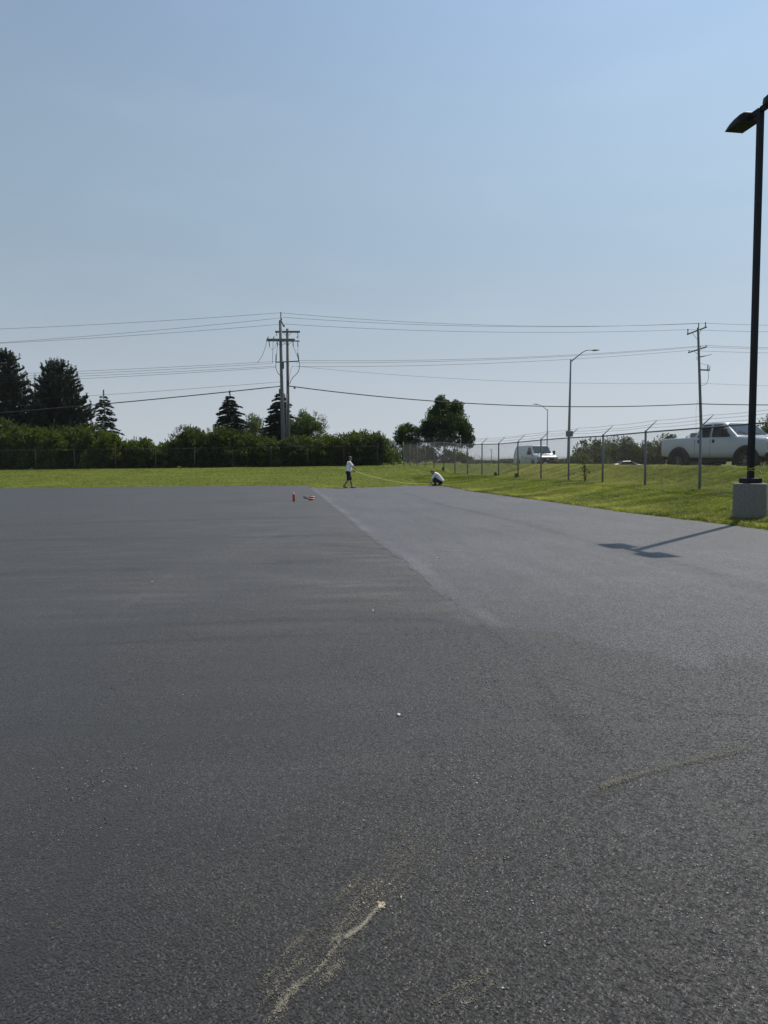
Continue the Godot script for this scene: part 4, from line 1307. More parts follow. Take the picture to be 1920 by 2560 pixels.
func make_van() -> void:
	var where := at(1338, 1165, 63.0)
	where.y = 0.62
	var heading := -atan2(0.985, 0.17)
	var v := thing("cargo_van", "white cargo van with amber front lamps parked beyond the grass crest", "van", where, heading)
	var ax := [-1.55, 1.85]
	var tab := [
		[-2.86, 0.50, 1.15, 1.85, 0.93, 0.72], [-2.80, 0.42, 1.2, 2.0, 0.98, 0.78], [-2.5, 0.36, 1.2, 2.09, 1.0, 0.82], [0.55, 0.34, 1.2, 2.10, 1.0, 0.82], [0.85, 0.34, 1.2, 2.06, 1.0, 0.81], [0.98, 0.34, 1.2, 2.0, 1.0, 0.81],
		[1.72, 0.34, 1.16, 1.36, 1.0, 0.88], [1.80, 0.34, 1.14, 1.30, 1.0, 0.90], [2.3, 0.36, 1.10, 1.22, 0.99, 0.88], [2.66, 0.40, 1.02, 1.13, 0.96, 0.84], [2.78, 0.46, 0.92, 1.03, 0.92, 0.80]]
	put("body", car_body(tab, ax, 0.43, 0.37), M.white_car, v)
	for s in [-1.0, 1.0]:
		var z := func(y: float) -> float: return s * (lerpf(0.985, 0.82, (y - 1.2) / 0.8) + 0.022)
		glass("side_window", v, [Vector3(0.42, 1.28, z.call(1.28)), Vector3(1.50, 1.28, z.call(1.28)), Vector3(1.02, 1.86, z.call(1.86)), Vector3(0.55, 1.92, z.call(1.92))], M.car_glass)
		put("wing_mirror", box_mesh(Vector3(1.42, 1.42, s * 1.14), Vector3(0.14, 0.32, 0.2), 0.03), M.black_plastic, v)
		put("door_handle", box_mesh(Vector3(0.36, 1.05, s * 1.005), Vector3(0.14, 0.07, 0.02), 0.006), M.black_plastic, v)
		put("door_handle", box_mesh(Vector3(-0.55, 1.08, s * 1.005), Vector3(0.10, 0.16, 0.02), 0.006), M.black_plastic, v)
		put("rub_strip", box_mesh(Vector3(-0.3, 0.90, s * 1.006), Vector3(4.6, 0.035, 0.012), 0.004), M.strip_grey, v)
		for x in [0.26, 1.30, -0.42, -1.5]: put("door_seam", box_mesh(Vector3(x, 0.86, s * 1.003), Vector3(0.01, 0.8, 0.006), 0.001), M.strip_grey, v)
		for a in ax: wheel(v, Vector3(a, 0.36, s * 0.86), 0.36, 0.24, s, M.rim_grey, 6)
		put("headlight", box_mesh(Vector3(2.755, 0.92, s * 0.72), Vector3(0.14, 0.12, 0.32), 0.02), M.lamp_clear, v)
		put("turn_signal", box_mesh(Vector3(2.765, 0.755, s * 0.70), Vector3(0.13, 0.085, 0.40), 0.02), M.amber, v)
	glass("windscreen", v, [Vector3(1.73, 1.385, -0.78), Vector3(1.73, 1.385, 0.78), Vector3(1.02, 2.0, 0.70), Vector3(1.02, 2.0, -0.70)], M.screen_glass)
	for s in [-0.45, 0.2]: put("wiper", tube_mesh([Vector3(1.80, 1.34, s), Vector3(1.66, 1.47, s + 0.45)], [0.012], 4), M.black_plastic, v)
	var gr := put("grille", box_mesh(Vector3(2.735, 0.82, 0), Vector3(0.15, 0.42, 1.84), 0.04), M.black_plastic, v)
	var em := new_st()
	for y in [0.0]:
		cbox(em, Vector3(2.828, 0.85, 0), Vector3(0.012, 0.035, 0.24), 0.004)
		cbox(em, Vector3(2.828, 0.85, 0), Vector3(0.012, 0.075, 0.09), 0.004)
	put("emblem", done(em), M.chrome, gr)
	put("front_bumper", box_mesh(Vector3(2.80, 0.50, 0), Vector3(0.26, 0.28, 1.92), 0.06), M.black_plastic, v)
	put("licence_plate", box_mesh(Vector3(2.94, 0.52, 0.25), Vector3(0.012, 0.15, 0.30), 0.003), M.plate, v)
	put("rear_bumper", box_mesh(Vector3(-2.9, 0.5, 0), Vector3(0.16, 0.2, 1.8), 0.03), M.black_plastic, v)
	# a low car whose roof shows over the grass crest
	var cw := at(1566, 1165, 92.0)
	cw.y = land(cw.x, 92.0)
	var roof := at(1566, 1152, 92.0).y
	var c := thing("parked_car", "dark saloon car with only its roof above the grass crest", "car", Vector3(cw.x, roof - 1.45, cw.z), 0.1)
	var ct := [[-2.3, 0.35, 0.85, 0.98, 0.85, 0.7], [-1.9, 0.25, 0.92, 1.08, 0.9, 0.72], [-1.4, 0.22, 0.95, 1.12, 0.9, 0.7], [-0.75, 0.2, 0.95, 1.42, 0.9, 0.62], [0.3, 0.2, 0.95, 1.45, 0.9, 0.62], [1.15, 0.2, 0.92, 1.05, 0.9, 0.7], [2.0, 0.25, 0.8, 0.92, 0.88, 0.7], [2.3, 0.35, 0.7, 0.78, 0.8, 0.64]]
	put("body", car_body(ct, [-1.4, 1.4], 0.36, 0.32), M.dark_car, c)
	for s in [-1.0, 1.0]:
		glass("side_window", c, [Vector3(-1.1, 0.98, s * 0.89), Vector3(0.95, 0.98, s * 0.89), Vector3(0.3, 1.38, s * 0.72), Vector3(-0.7, 1.36, s * 0.72)], M.car_glass)
		for a in [-1.4, 1.4]: wheel(c, Vector3(a, 0.32, s * 0.78), 0.32, 0.2, s, M.rim_grey, 5)

# ---------------------------------------------------------------- people
func smin(a: float, b: float, k: float) -> float:
	var h := maxf(k - absf(a - b), 0.0) / k
	return minf(a, b) - h * h * k * 0.25

# bones: [from, to, radius, radius]; the surface where the blended distance is zero
func flesh(bones: Array, cell: float, k: float) -> ArrayMesh:
	var lo := Vector3.ONE * 1e9
	var hi := -lo
	for b in bones:
		var r := maxf(b[2], b[3]) + k + cell * 2.0
		for p in [b[0], b[1]]:
			lo = lo.min(p - Vector3.ONE * r)
			hi = hi.max(p + Vector3.ONE * r)
	var n := Vector3i(((hi - lo) / cell).ceil()) + Vector3i.ONE
	var field := PackedFloat32Array()
	field.resize(n.x * n.y * n.z)
	field.fill(1.0)
	for b in bones:
		var a: Vector3 = b[0]
		var e: Vector3 = b[1]
		var r := maxf(b[2], b[3]) + k + cell * 2.0
		var i0 := Vector3i(((a.min(e) - Vector3.ONE * r - lo) / cell).floor()).max(Vector3i.ZERO)
		var i1 := Vector3i(((a.max(e) + Vector3.ONE * r - lo) / cell).ceil()).min(n - Vector3i.ONE)
		var ab := e - a
		var l2 := maxf(ab.length_squared(), 1e-9)
		for z in range(i0.z, i1.z + 1):
			for y in range(i0.y, i1.y + 1):
				for x in range(i0.x, i1.x + 1):
					var p := lo + Vector3(x, y, z) * cell
					var t := clampf((p - a).dot(ab) / l2, 0.0, 1.0)
					var d := p.distance_to(a + ab * t) - lerpf(b[2], b[3], t)
					var q := (z * n.y + y) * n.x + x
					field[q] = smin(field[q], d, k)
	var ids := PackedInt32Array()
	ids.resize(field.size())
	ids.fill(-1)
	var vs := PackedVector3Array()
	var ns := PackedVector3Array()
	var sx := 1
	var sy := n.x
	var sz := n.x * n.y
	for z in n.z - 1:
		for y in n.y - 1:
			for x in n.x - 1:
				var q := (z * n.y + y) * n.x + x
				var neg := 0
				var c := [field[q], field[q + sx], field[q + sy], field[q + sx + sy], field[q + sz], field[q + sx + sz], field[q + sy + sz], field[q + sx + sy + sz]]
				for v in c:
					if v < 0.0: neg += 1
				if neg == 0 or neg == 8: continue
				var sum := Vector3.ZERO
				var cnt := 0
				for e in [[0, 1], [2, 3], [4, 5], [6, 7], [0, 2], [1, 3], [4, 6], [5, 7], [0, 4], [1, 5], [2, 6], [3, 7]]:
					var f0: float = c[e[0]]
					var f1: float = c[e[1]]
					if (f0 < 0.0) != (f1 < 0.0):
						var p0 := Vector3(e[0] & 1, (e[0] >> 1) & 1, e[0] >> 2)
						var p1 := Vector3(e[1] & 1, (e[1] >> 1) & 1, e[1] >> 2)
						sum += p0.lerp(p1, f0 / (f0 - f1))
						cnt += 1
				ids[q] = vs.size()
				vs.append(lo + (Vector3(x, y, z) + sum / cnt) * cell)
				ns.append(Vector3(c[1] + c[3] + c[5] + c[7] - c[0] - c[2] - c[4] - c[6], c[2] + c[3] + c[6] + c[7] - c[0] - c[1] - c[4] - c[5], c[4] + c[5] + c[6] + c[7] - c[0] - c[1] - c[2] - c[3]).normalized())
	var idx := PackedInt32Array()
	var st := [sx, sy, sz]
	for z in range(1, n.z - 1):
		for y in range(1, n.y - 1):
			for x in range(1, n.x - 1):
				var q := (z * n.y + y) * n.x + x
				for a in 3:
					var f0 := field[q]
					var f1 := field[q + st[a]]
					if (f0 < 0.0) == (f1 < 0.0): continue
					var u: int = st[(a + 1) % 3]
					var v: int = st[(a + 2) % 3]
					var k0 := ids[q - u - v]
					var k1 := ids[q - v]
					var k2 := ids[q]
					var k3 := ids[q - u]
					if k0 < 0 or k1 < 0 or k2 < 0 or k3 < 0: continue
					if f0 < 0.0: idx.append_array(PackedInt32Array([k0, k2, k1, k0, k3, k2]))
					else: idx.append_array(PackedInt32Array([k0, k1, k2, k0, k2, k3]))
	var arr := []
	arr.resize(Mesh.ARRAY_MAX)
	arr[Mesh.ARRAY_VERTEX] = vs
	arr[Mesh.ARRAY_NORMAL] = ns
	arr[Mesh.ARRAY_INDEX] = idx
	var am := ArrayMesh.new()
	am.add_surface_from_arrays(Mesh.PRIMITIVE_TRIANGLES, arr)
	return am

func hand_bones(wrist: Vector3, fwd: Vector3, palm: Vector3, curl: float, thumb_side: float) -> Array:
	var f := fwd.normalized()
	var pn := (palm - f * palm.dot(f)).normalized()
	var s := f.cross(pn) * thumb_side
	var out := []
	for k in 4:
		var o := s * (0.030 - 0.020 * k)
		var knuckle := wrist + f * 0.085 + o
		out.append([wrist + f * 0.01 + o * 0.6, knuckle, 0.014, 0.0115])
		var ln: float = [0.040, 0.045, 0.042, 0.033][k]
		var d := f
		var p := knuckle
		for j in 3:
			d = (d * cos(curl) + pn * sin(curl)).normalized() if j == 0 else (d + pn * curl).normalized()
			var e: Vector3 = p + d * ln * [1.0, 0.7, 0.55][j]
			out.append([p, e, 0.0095, 0.0082])
			p = e
	var tb := wrist + f * 0.025 + s * 0.028
	var tm := tb + (f * 0.6 + s * 0.75 + pn * 0.3).normalized() * 0.04
	out.append([tb, tm, 0.013, 0.0105])
	out.append([tm, tm + (f * 0.9 + s * 0.25 + pn * 0.5).normalized() * 0.03, 0.010, 0.0085])
	return out

func head_bones(c: Vector3, face: Vector3, up: Vector3) -> Array:
	var f := face.normalized()
	var s := f.cross(up).normalized()
	var u := s.cross(f)
	return [
		[c + u * 0.035 - f * 0.015, c + u * 0.03 + f * 0.015, 0.090, 0.086],
		[c - u * 0.03 + f * 0.03, c - u * 0.085 + f * 0.052, 0.062, 0.036],
		[c + u * 0.012 + f * 0.092, c - u * 0.022 + f * 0.108, 0.010, 0.014],      # nose
		[c - u * 0.052 + f * 0.086 - s * 0.018, c - u * 0.052 + f * 0.086 + s * 0.018, 0.010, 0.010],   # mouth
		[c + u * 0.03 + f * 0.080 - s * 0.035, c + u * 0.03 + f * 0.080 + s * 0.035, 0.014, 0.014],     # brow
		[c + s * 0.084 + u * 0.015, c + s * 0.086 - u * 0.025, 0.014, 0.010],
		[c - s * 0.084 + u * 0.015, c - s * 0.086 - u * 0.025, 0.014, 0.010],
	]

func merge(parts: Array) -> ArrayMesh:
	var st := SurfaceTool.new()
	st.begin(Mesh.PRIMITIVE_TRIANGLES)
	for m in parts: st.append_from(m, 0, Transform3D())
	return st.commit()

func make_people() -> void:
	# the walker; local x points the way he walks
	var g := at(871, 1218.5, 39.6)
	g.y = 0.008
	var w := thing("person", "person in white T-shirt and black shorts walking, one arm stretched forward", "person", g, deg_to_rad(14.0))
	var hip := Vector3(0.0, 0.90, 0)
	var hr := Vector3(0.0, 0.88, 0.09)      # towards the camera
	var hl := Vector3(0.0, 0.88, -0.09)
	var kr := Vector3(-0.02, 0.47, 0.10)
	var ar := Vector3(-0.27, 0.15, 0.10)
	var kl := Vector3(0.14, 0.49, -0.08)
	var al := Vector3(0.22, 0.09, -0.08)
	var chest := Vector3(0.05, 1.28, 0)
	var neck := Vector3(0.08, 1.47, 0)
	var head := Vector3(0.115, 1.62, 0)
	var sr := Vector3(0.06, 1.41, 0.19)
	var sl := Vector3(0.06, 1.41, -0.19)
	var er := Vector3(0.22, 1.19, 0.25)
	var wr := Vector3(0.43, 1.06, 0.22)
	var el := Vector3(0.10, 1.13, -0.26)
	var wl := Vector3(0.30, 1.00, -0.14)
	var body := [[hip, chest, 0.125, 0.135], [hip + Vector3(0.03, 0.1, 0.06), chest + Vector3(0, 0, 0.06), 0.10, 0.11], [hip + Vector3(0.03, 0.1, -0.06), chest + Vector3(0, 0, -0.06), 0.10, 0.11], [chest, neck, 0.11, 0.06], [neck, head, 0.055, 0.055], [neck + Vector3(-0.02, -0.05, 0), sr, 0.06, 0.062], [neck + Vector3(-0.02, -0.05, 0), sl, 0.06, 0.062],
		[sr, er, 0.054, 0.042], [er, wr, 0.041, 0.028], [sl, el, 0.054, 0.042], [el, wl, 0.041, 0.028], [hr, kr, 0.088, 0.056], [kr, kr.lerp(ar, 0.4), 0.052, 0.058], [kr.lerp(ar, 0.4), ar, 0.058, 0.036], [hl, kl, 0.088, 0.056], [kl, kl.lerp(al, 0.4), 0.052, 0.058], [kl.lerp(al, 0.4), al, 0.058, 0.036],
		[ar, ar + Vector3(0.09, -0.11, 0.0), 0.036, 0.03], [al, al + Vector3(0.15, -0.03, 0.0), 0.036, 0.03]]
	var b := put("body", merge([flesh(body, 0.015, 0.03), flesh(head_bones(head, Vector3(1, -0.05, -0.25), Vector3.UP), 0.006, 0.02), flesh(hand_bones(wr, wr - er + Vector3(0, -0.06, 0), Vector3(0.2, -1, -0.5), 0.35, -1.0), 0.004, 0.006), flesh(hand_bones(wl, wl - el, Vector3(0.2, -0.3, 1), 0.8, 1.0), 0.004, 0.006)]), M.skin, w)
	b.set_meta("label", "tanned bare arms and legs")
	put("t_shirt", flesh([[hip + Vector3(0.015, -0.02, 0.05), chest + Vector3(0, 0, 0.06), 0.135, 0.135], [hip + Vector3(0.015, -0.02, -0.05), chest + Vector3(0, 0, -0.06), 0.135, 0.135], [hip + Vector3(0.06, 0.12, 0), chest, 0.14, 0.13], [chest, neck + Vector3(-0.01, -0.07, 0), 0.135, 0.085], [neck + Vector3(-0.02, -0.07, 0), sr, 0.075, 0.078], [neck + Vector3(-0.02, -0.07, 0), sl, 0.075, 0.078], [sr, sr.lerp(er, 0.72), 0.078, 0.082], [sl, sl.lerp(el, 0.72), 0.078, 0.082]], 0.015, 0.03), M.white_shirt, w)
	put("shorts", flesh([[hip + Vector3(0, -0.03, -0.05), hip + Vector3(0, -0.03, 0.05), 0.14, 0.14], [hr, hr.lerp(kr, 0.92), 0.115, 0.092], [hl, hl.lerp(kl, 0.92), 0.115, 0.092]], 0.015, 0.03), M.black_cloth, w)
	put("hair", flesh([[head + Vector3(-0.035, 0.055, 0.01), head + Vector3(0.03, 0.07, 0), 0.088, 0.076], [head + Vector3(-0.055, 0.01, 0.01), head + Vector3(-0.05, -0.04, 0.01), 0.062, 0.045]], 0.008, 0.02), M.hair, w)
	put("shoe", flesh([[ar + Vector3(-0.01, -0.055, 0), ar + Vector3(0.16, -0.115, 0), 0.045, 0.035], [ar, ar + Vector3(0.06, -0.09, 0), 0.045, 0.045]], 0.008, 0.02), M.shoe, w)
	put("shoe", flesh([[al + Vector3(-0.05, -0.045, 0), al + Vector3(0.2, -0.05, 0), 0.045, 0.036], [al, al + Vector3(0.08, -0.045, 0), 0.045, 0.045]], 0.008, 0.02), M.shoe, w)
	put("back_print", flesh([[Vector3(-0.095, 1.36, 0.11), Vector3(-0.085, 1.30, 0.15), 0.022, 0.016]], 0.006, 0.01), M.grey_print, w)
	put("hip_pouch", flesh([[Vector3(0.12, 0.99, 0.10), Vector3(0.13, 0.90, 0.11), 0.03, 0.03]], 0.008, 0.01), M.black_cloth, w)
	# tape reel in his far hand
	var reel_at := g + Basis(Vector3.UP, deg_to_rad(14.0)) * (wl + Vector3(0.07, -0.06, 0.0))
	var reel := thing("tape_reel", "small dark tape measure reel held at the walker's waist", "tape measure", reel_at)
	var st := new_st(true)
	lathe(st, [Vector2(0, -0.02), Vector2(0.05, -0.02), Vector2(0.055, 0), Vector2(0.05, 0.02), Vector2(0, 0.02)], 16, Basis(Vector3.RIGHT, PI / 2.0))
	put("case", done(st), M.black_plastic, reel)
	# the croucher; local x points the way he faces (to the left of the walker's path)
	var cg := at(1094, 1213.5, 41.9)
	cg.y = 0.008
	var c := thing("person", "person in pale long-sleeved shirt crouching at the pavement edge", "person", cg, PI + deg_to_rad(-8.0))
	var chip := Vector3(-0.22, 0.27, 0)
	var kn := Vector3(0.28, 0.43, 0.13)
	var kf := Vector3(0.24, 0.36, -0.13)
	var an := Vector3(0.12, 0.09, 0.12)
	var af := Vector3(-0.17, 0.17, -0.12)
	var cch := Vector3(0.02, 0.62, 0)
	var cnk := Vector3(0.17, 0.75, 0)
	var chd := Vector3(0.28, 0.77, 0)
	var csn := Vector3(0.11, 0.70, 0.18)
	var csf := Vector3(0.11, 0.70, -0.18)
	var cen := Vector3(0.26, 0.46, 0.24)
	var cwn := Vector3(0.37, 0.22, 0.12)
	var cef := Vector3(0.28, 0.46, -0.22)
	var cwf := Vector3(0.38, 0.22, -0.08)
	var cb := [[chip, cch, 0.13, 0.13], [cch, cnk, 0.12, 0.06], [cnk, chd, 0.055, 0.055], [cnk + Vector3(-0.04, -0.04, 0), csn, 0.06, 0.06], [cnk + Vector3(-0.04, -0.04, 0), csf, 0.06, 0.06], [csn, cen, 0.05, 0.04], [cen, cwn, 0.04, 0.028], [csf, cef, 0.05, 0.04], [cef, cwf, 0.04, 0.028],
		[chip + Vector3(0, 0, 0.09), kn, 0.09, 0.06], [chip + Vector3(0, 0, -0.09), kf, 0.09, 0.06], [kn, an, 0.056, 0.04], [kf, af, 0.056, 0.04], [an, an + Vector3(0.15, -0.04, 0), 0.035, 0.03], [af, af + Vector3(0.12, -0.12, 0), 0.035, 0.03]]
	put("body", merge([flesh(cb, 0.015, 0.03), flesh(head_bones(chd, Vector3(0.8, -0.7, 0), Vector3(0.6, 0.75, 0)), 0.006, 0.02), flesh(hand_bones(cwn, Vector3(0.25, -1, -0.2), Vector3(-0.6, -0.3, -0.7), 0.55, 1.0), 0.004, 0.006), flesh(hand_bones(cwf, Vector3(0.2, -1, 0.1), Vector3(-0.6, -0.3, 0.7), 0.55, -1.0), 0.004, 0.006)]), M.skin, c)
	put("shirt", flesh([[chip + Vector3(-0.02, 0.02, 0.05), cch + Vector3(0, 0, 0.06), 0.145, 0.14], [chip + Vector3(-0.02, 0.02, -0.05), cch + Vector3(0, 0, -0.06), 0.145, 0.14], [cch, cnk + Vector3(-0.05, -0.03, 0), 0.135, 0.085], [cnk + Vector3(-0.06, -0.05, 0), csn, 0.075, 0.075], [cnk + Vector3(-0.06, -0.05, 0), csf, 0.075, 0.075], [csn, cen, 0.074, 0.058], [cen, cwn, 0.056, 0.042], [csf, cef, 0.074, 0.058], [cef, cwf, 0.056, 0.042]], 0.015, 0.03), M.pale_shirt, c)
	put("trousers", flesh([[chip + Vector3(0.02, -0.03, 0.05), chip + Vector3(0.02, -0.03, -0.05), 0.145, 0.145], [chip + Vector3(0, 0, 0.09), kn, 0.105, 0.078], [chip + Vector3(0, 0, -0.09), kf, 0.105, 0.078], [kn, an, 0.078, 0.058], [kf, af, 0.078, 0.058]], 0.015, 0.03), M.dark_cloth, c)
	put("hair", flesh([[chd + Vector3(0.0, 0.06, 0), chd + Vector3(0.06, 0.07, 0), 0.085, 0.075], [chd + Vector3(-0.05, 0.02, 0), chd + Vector3(-0.06, -0.0, 0), 0.06, 0.05]], 0.008, 0.02), M.hair, c)
	put("ear_cup", flesh([[chd + Vector3(0.04, -0.02, 0.10), chd + Vector3(0.05, -0.05, 0.095), 0.04, 0.032]], 0.006, 0.01), M.white_paint, c)
	put("shoe", flesh([[an + Vector3(-0.05, -0.045, 0), an + Vector3(0.2, -0.055, 0), 0.046, 0.036], [an, an + Vector3(0.08, -0.045, 0), 0.046, 0.044]], 0.008, 0.02), M.dark_cloth, c)
	put("shoe", flesh([[af + Vector3(-0.05, -0.02, 0), af + Vector3(0.13, -0.13, 0), 0.046, 0.034], [af, af + Vector3(0.08, -0.08, 0), 0.046, 0.044]], 0.008, 0.02), M.dark_cloth, c)
	# the tape between them
	var far_hand := cg + Basis(Vector3.UP, PI + deg_to_rad(-8.0)) * (cwn + Vector3(0.04, -0.12, -0.03))
	var pts := sag(reel_at + Vector3(0.05, -0.01, 0), far_hand, 0.2, 24)
	st = new_st()
	for i in pts.size() - 1:
		var a: Vector3 = pts[i]
		var e: Vector3 = pts[i + 1]
		a.y = maxf(a.y, 0.03)
		e.y = maxf(e.y, 0.03)
		var up := Vector3(0, 0.0045, -0.0045)
		var th := Vector3(0, 0.0007, 0.0007)
		quad(st, a - up + th, e - up + th, e + up + th, a + up + th)
		quad(st, e - up - th, a - up - th, a + up - th, e + up - th)
	tag(put("measuring_tape", done(st), M.yellow_tape), "yellow measuring tape stretched between the two workers", "tape measure")

# ---------------------------------------------------------------- things on the ground
func ground_px(px: float, py: float) -> Vector3:
	var d := view * Vector3((px - 960.0) / FOCAL, (1280.0 - py) / FOCAL, -1.0)
	return Vector3(0, EYE, 0) + d * (-EYE / d.y)

func make_small() -> void:
	var p := ground_px(734.5, 1253.5)
	var b := thing("chalk_bottle", "upright red bottle with a white conical cap on the asphalt", "bottle", p)
	var st := new_st(true)
	lathe(st, [Vector2(0, 0), Vector2(0.042, 0.0), Vector2(0.046, 0.008), Vector2(0.046, 0.25), Vector2(0.040, 0.285), Vector2(0.02, 0.30), Vector2(0, 0.30)], 20)
	put("bottle_body", done(st), M.red_plastic, b)
	st = new_st(true)
	lathe(st, [Vector2(0.034, 0.288), Vector2(0.034, 0.305), Vector2(0.014, 0.345), Vector2(0.008, 0.36), Vector2(0, 0.36)], 16)
	put("cap", done(st), M.white_paint, b)
	st = new_st(true)
	lathe(st, [Vector2(0.0465, 0.05), Vector2(0.0470, 0.055), Vector2(0.0470, 0.075), Vector2(0.0465, 0.08)], 20)
	put("band", done(st), M.dark_red, b)
	var spots := [[778, 1250.5, 0.0, "red chalk reel lying flat, with a pale top, in front of the black crank"], [780, 1245.5, 0.15, "red and white chalk reel with a black crank, lying behind the other reel"]]
	for s in spots:
		var r := thing("chalk_reel", s[3], "chalk reel", ground_px(s[0], s[1]), s[2])
		st = new_st(true)
		var prof := [[-0.125, 0.012, 0.016], [-0.11, 0.05, 0.03], [-0.05, 0.075, 0.034], [0.03, 0.075, 0.034], [0.10, 0.055, 0.03], [0.13, 0.02, 0.018]]
		var rings := []
		for q in prof:
			var ring := []
			for k in 12:
				var a := TAU * k / 12.0
				ring.append(Vector3(q[0], 0.038 + sin(a) * q[2], cos(a) * q[1]))
			rings.append(ring)
		for i in rings.size() - 1:
			for k in 12: quad(st, rings[i][(k + 1) % 12], rings[i][k], rings[i + 1][k], rings[i + 1][(k + 1) % 12])
		put("case", done(st), M.red_plastic, r)
		put("cover_plate", box_mesh(Vector3(0.0, 0.074, 0), Vector3(0.17, 0.008, 0.08), 0.003), M.white_paint, r)
		put("crank", tube_mesh([Vector3(0.0, 0.076, 0), Vector3(0.0, 0.095, 0), Vector3(-0.05, 0.10, 0.01), Vector3(-0.055, 0.125, 0.01)], [0.011, 0.010, 0.009, 0.012], 8), M.black_plastic, r)
		put("hook", tube_mesh([Vector3(0.13, 0.038, 0), Vector3(0.16, 0.03, 0), Vector3(0.17, 0.012, 0.01)], [0.004], 5), M.dark_steel, r)
	var sh := thing("hand_shears", "black handled cutters lying open beside the red chalk reels", "tool", ground_px(767, 1247), 0.1)
	for s in [-1.0, 1.0]:
		put("handle", tube_mesh([Vector3(0.03, 0.02, 0), Vector3(-0.04, 0.035 + 0.02 * s, 0.03 * s), Vector3(-0.10, 0.06 + 0.03 * s, 0.04 * s), Vector3(-0.14, 0.09 + 0.03 * s, 0.035 * s)], [0.010, 0.015, 0.016, 0.012], 8), M.black_plastic, sh)
		put("blade", tube_mesh([Vector3(0.03, 0.02, 0), Vector3(0.08, 0.02, 0.008 * s)], [0.012, 0.004], 6), M.dark_steel, sh)
	put("pivot", tube_mesh([Vector3(0.03, 0.005, 0), Vector3(0.03, 0.035, 0)], [0.014], 8), M.dark_steel, sh)
	# bits of litter
	var lit := [[997, 1790, "small curled white leaf on the near asphalt", 0.016], [382, 1456, "tiny white scrap lying on the dark asphalt", 0.018], [933, 1528, "tiny pale chip midway across the asphalt", 0.014], [1096, 1397, "pale wood chip on the lighter asphalt strip", 0.03]]
	for l in lit:
		var o := thing("litter_scrap", l[2], "scrap", ground_px(l[0], l[1]) + Vector3(0, 0.010, 0), rng.randf() * TAU)
		st = new_st()
		var q: float = l[3]
		var c := [Vector3(-q, 0, -q * 0.4), Vector3(-q * 0.2, q * 0.25, -q * 0.6), Vector3(q * 0.9, 0.004, -q * 0.1), Vector3(q * 0.3, q * 0.3, q * 0.5), Vector3(-q * 0.6, 0.002, q * 0.45)]
		for k in range(1, 4): tri(st, c[0], c[k + 1], c[k])
		for k in range(1, 4): tri(st, c[0] - Vector3(0, 0.002, 0), c[k] - Vector3(0, 0.002, 0), c[k + 1] - Vector3(0, 0.002, 0))
		put("flake", done(st), M.plate, o)
	make_dust()

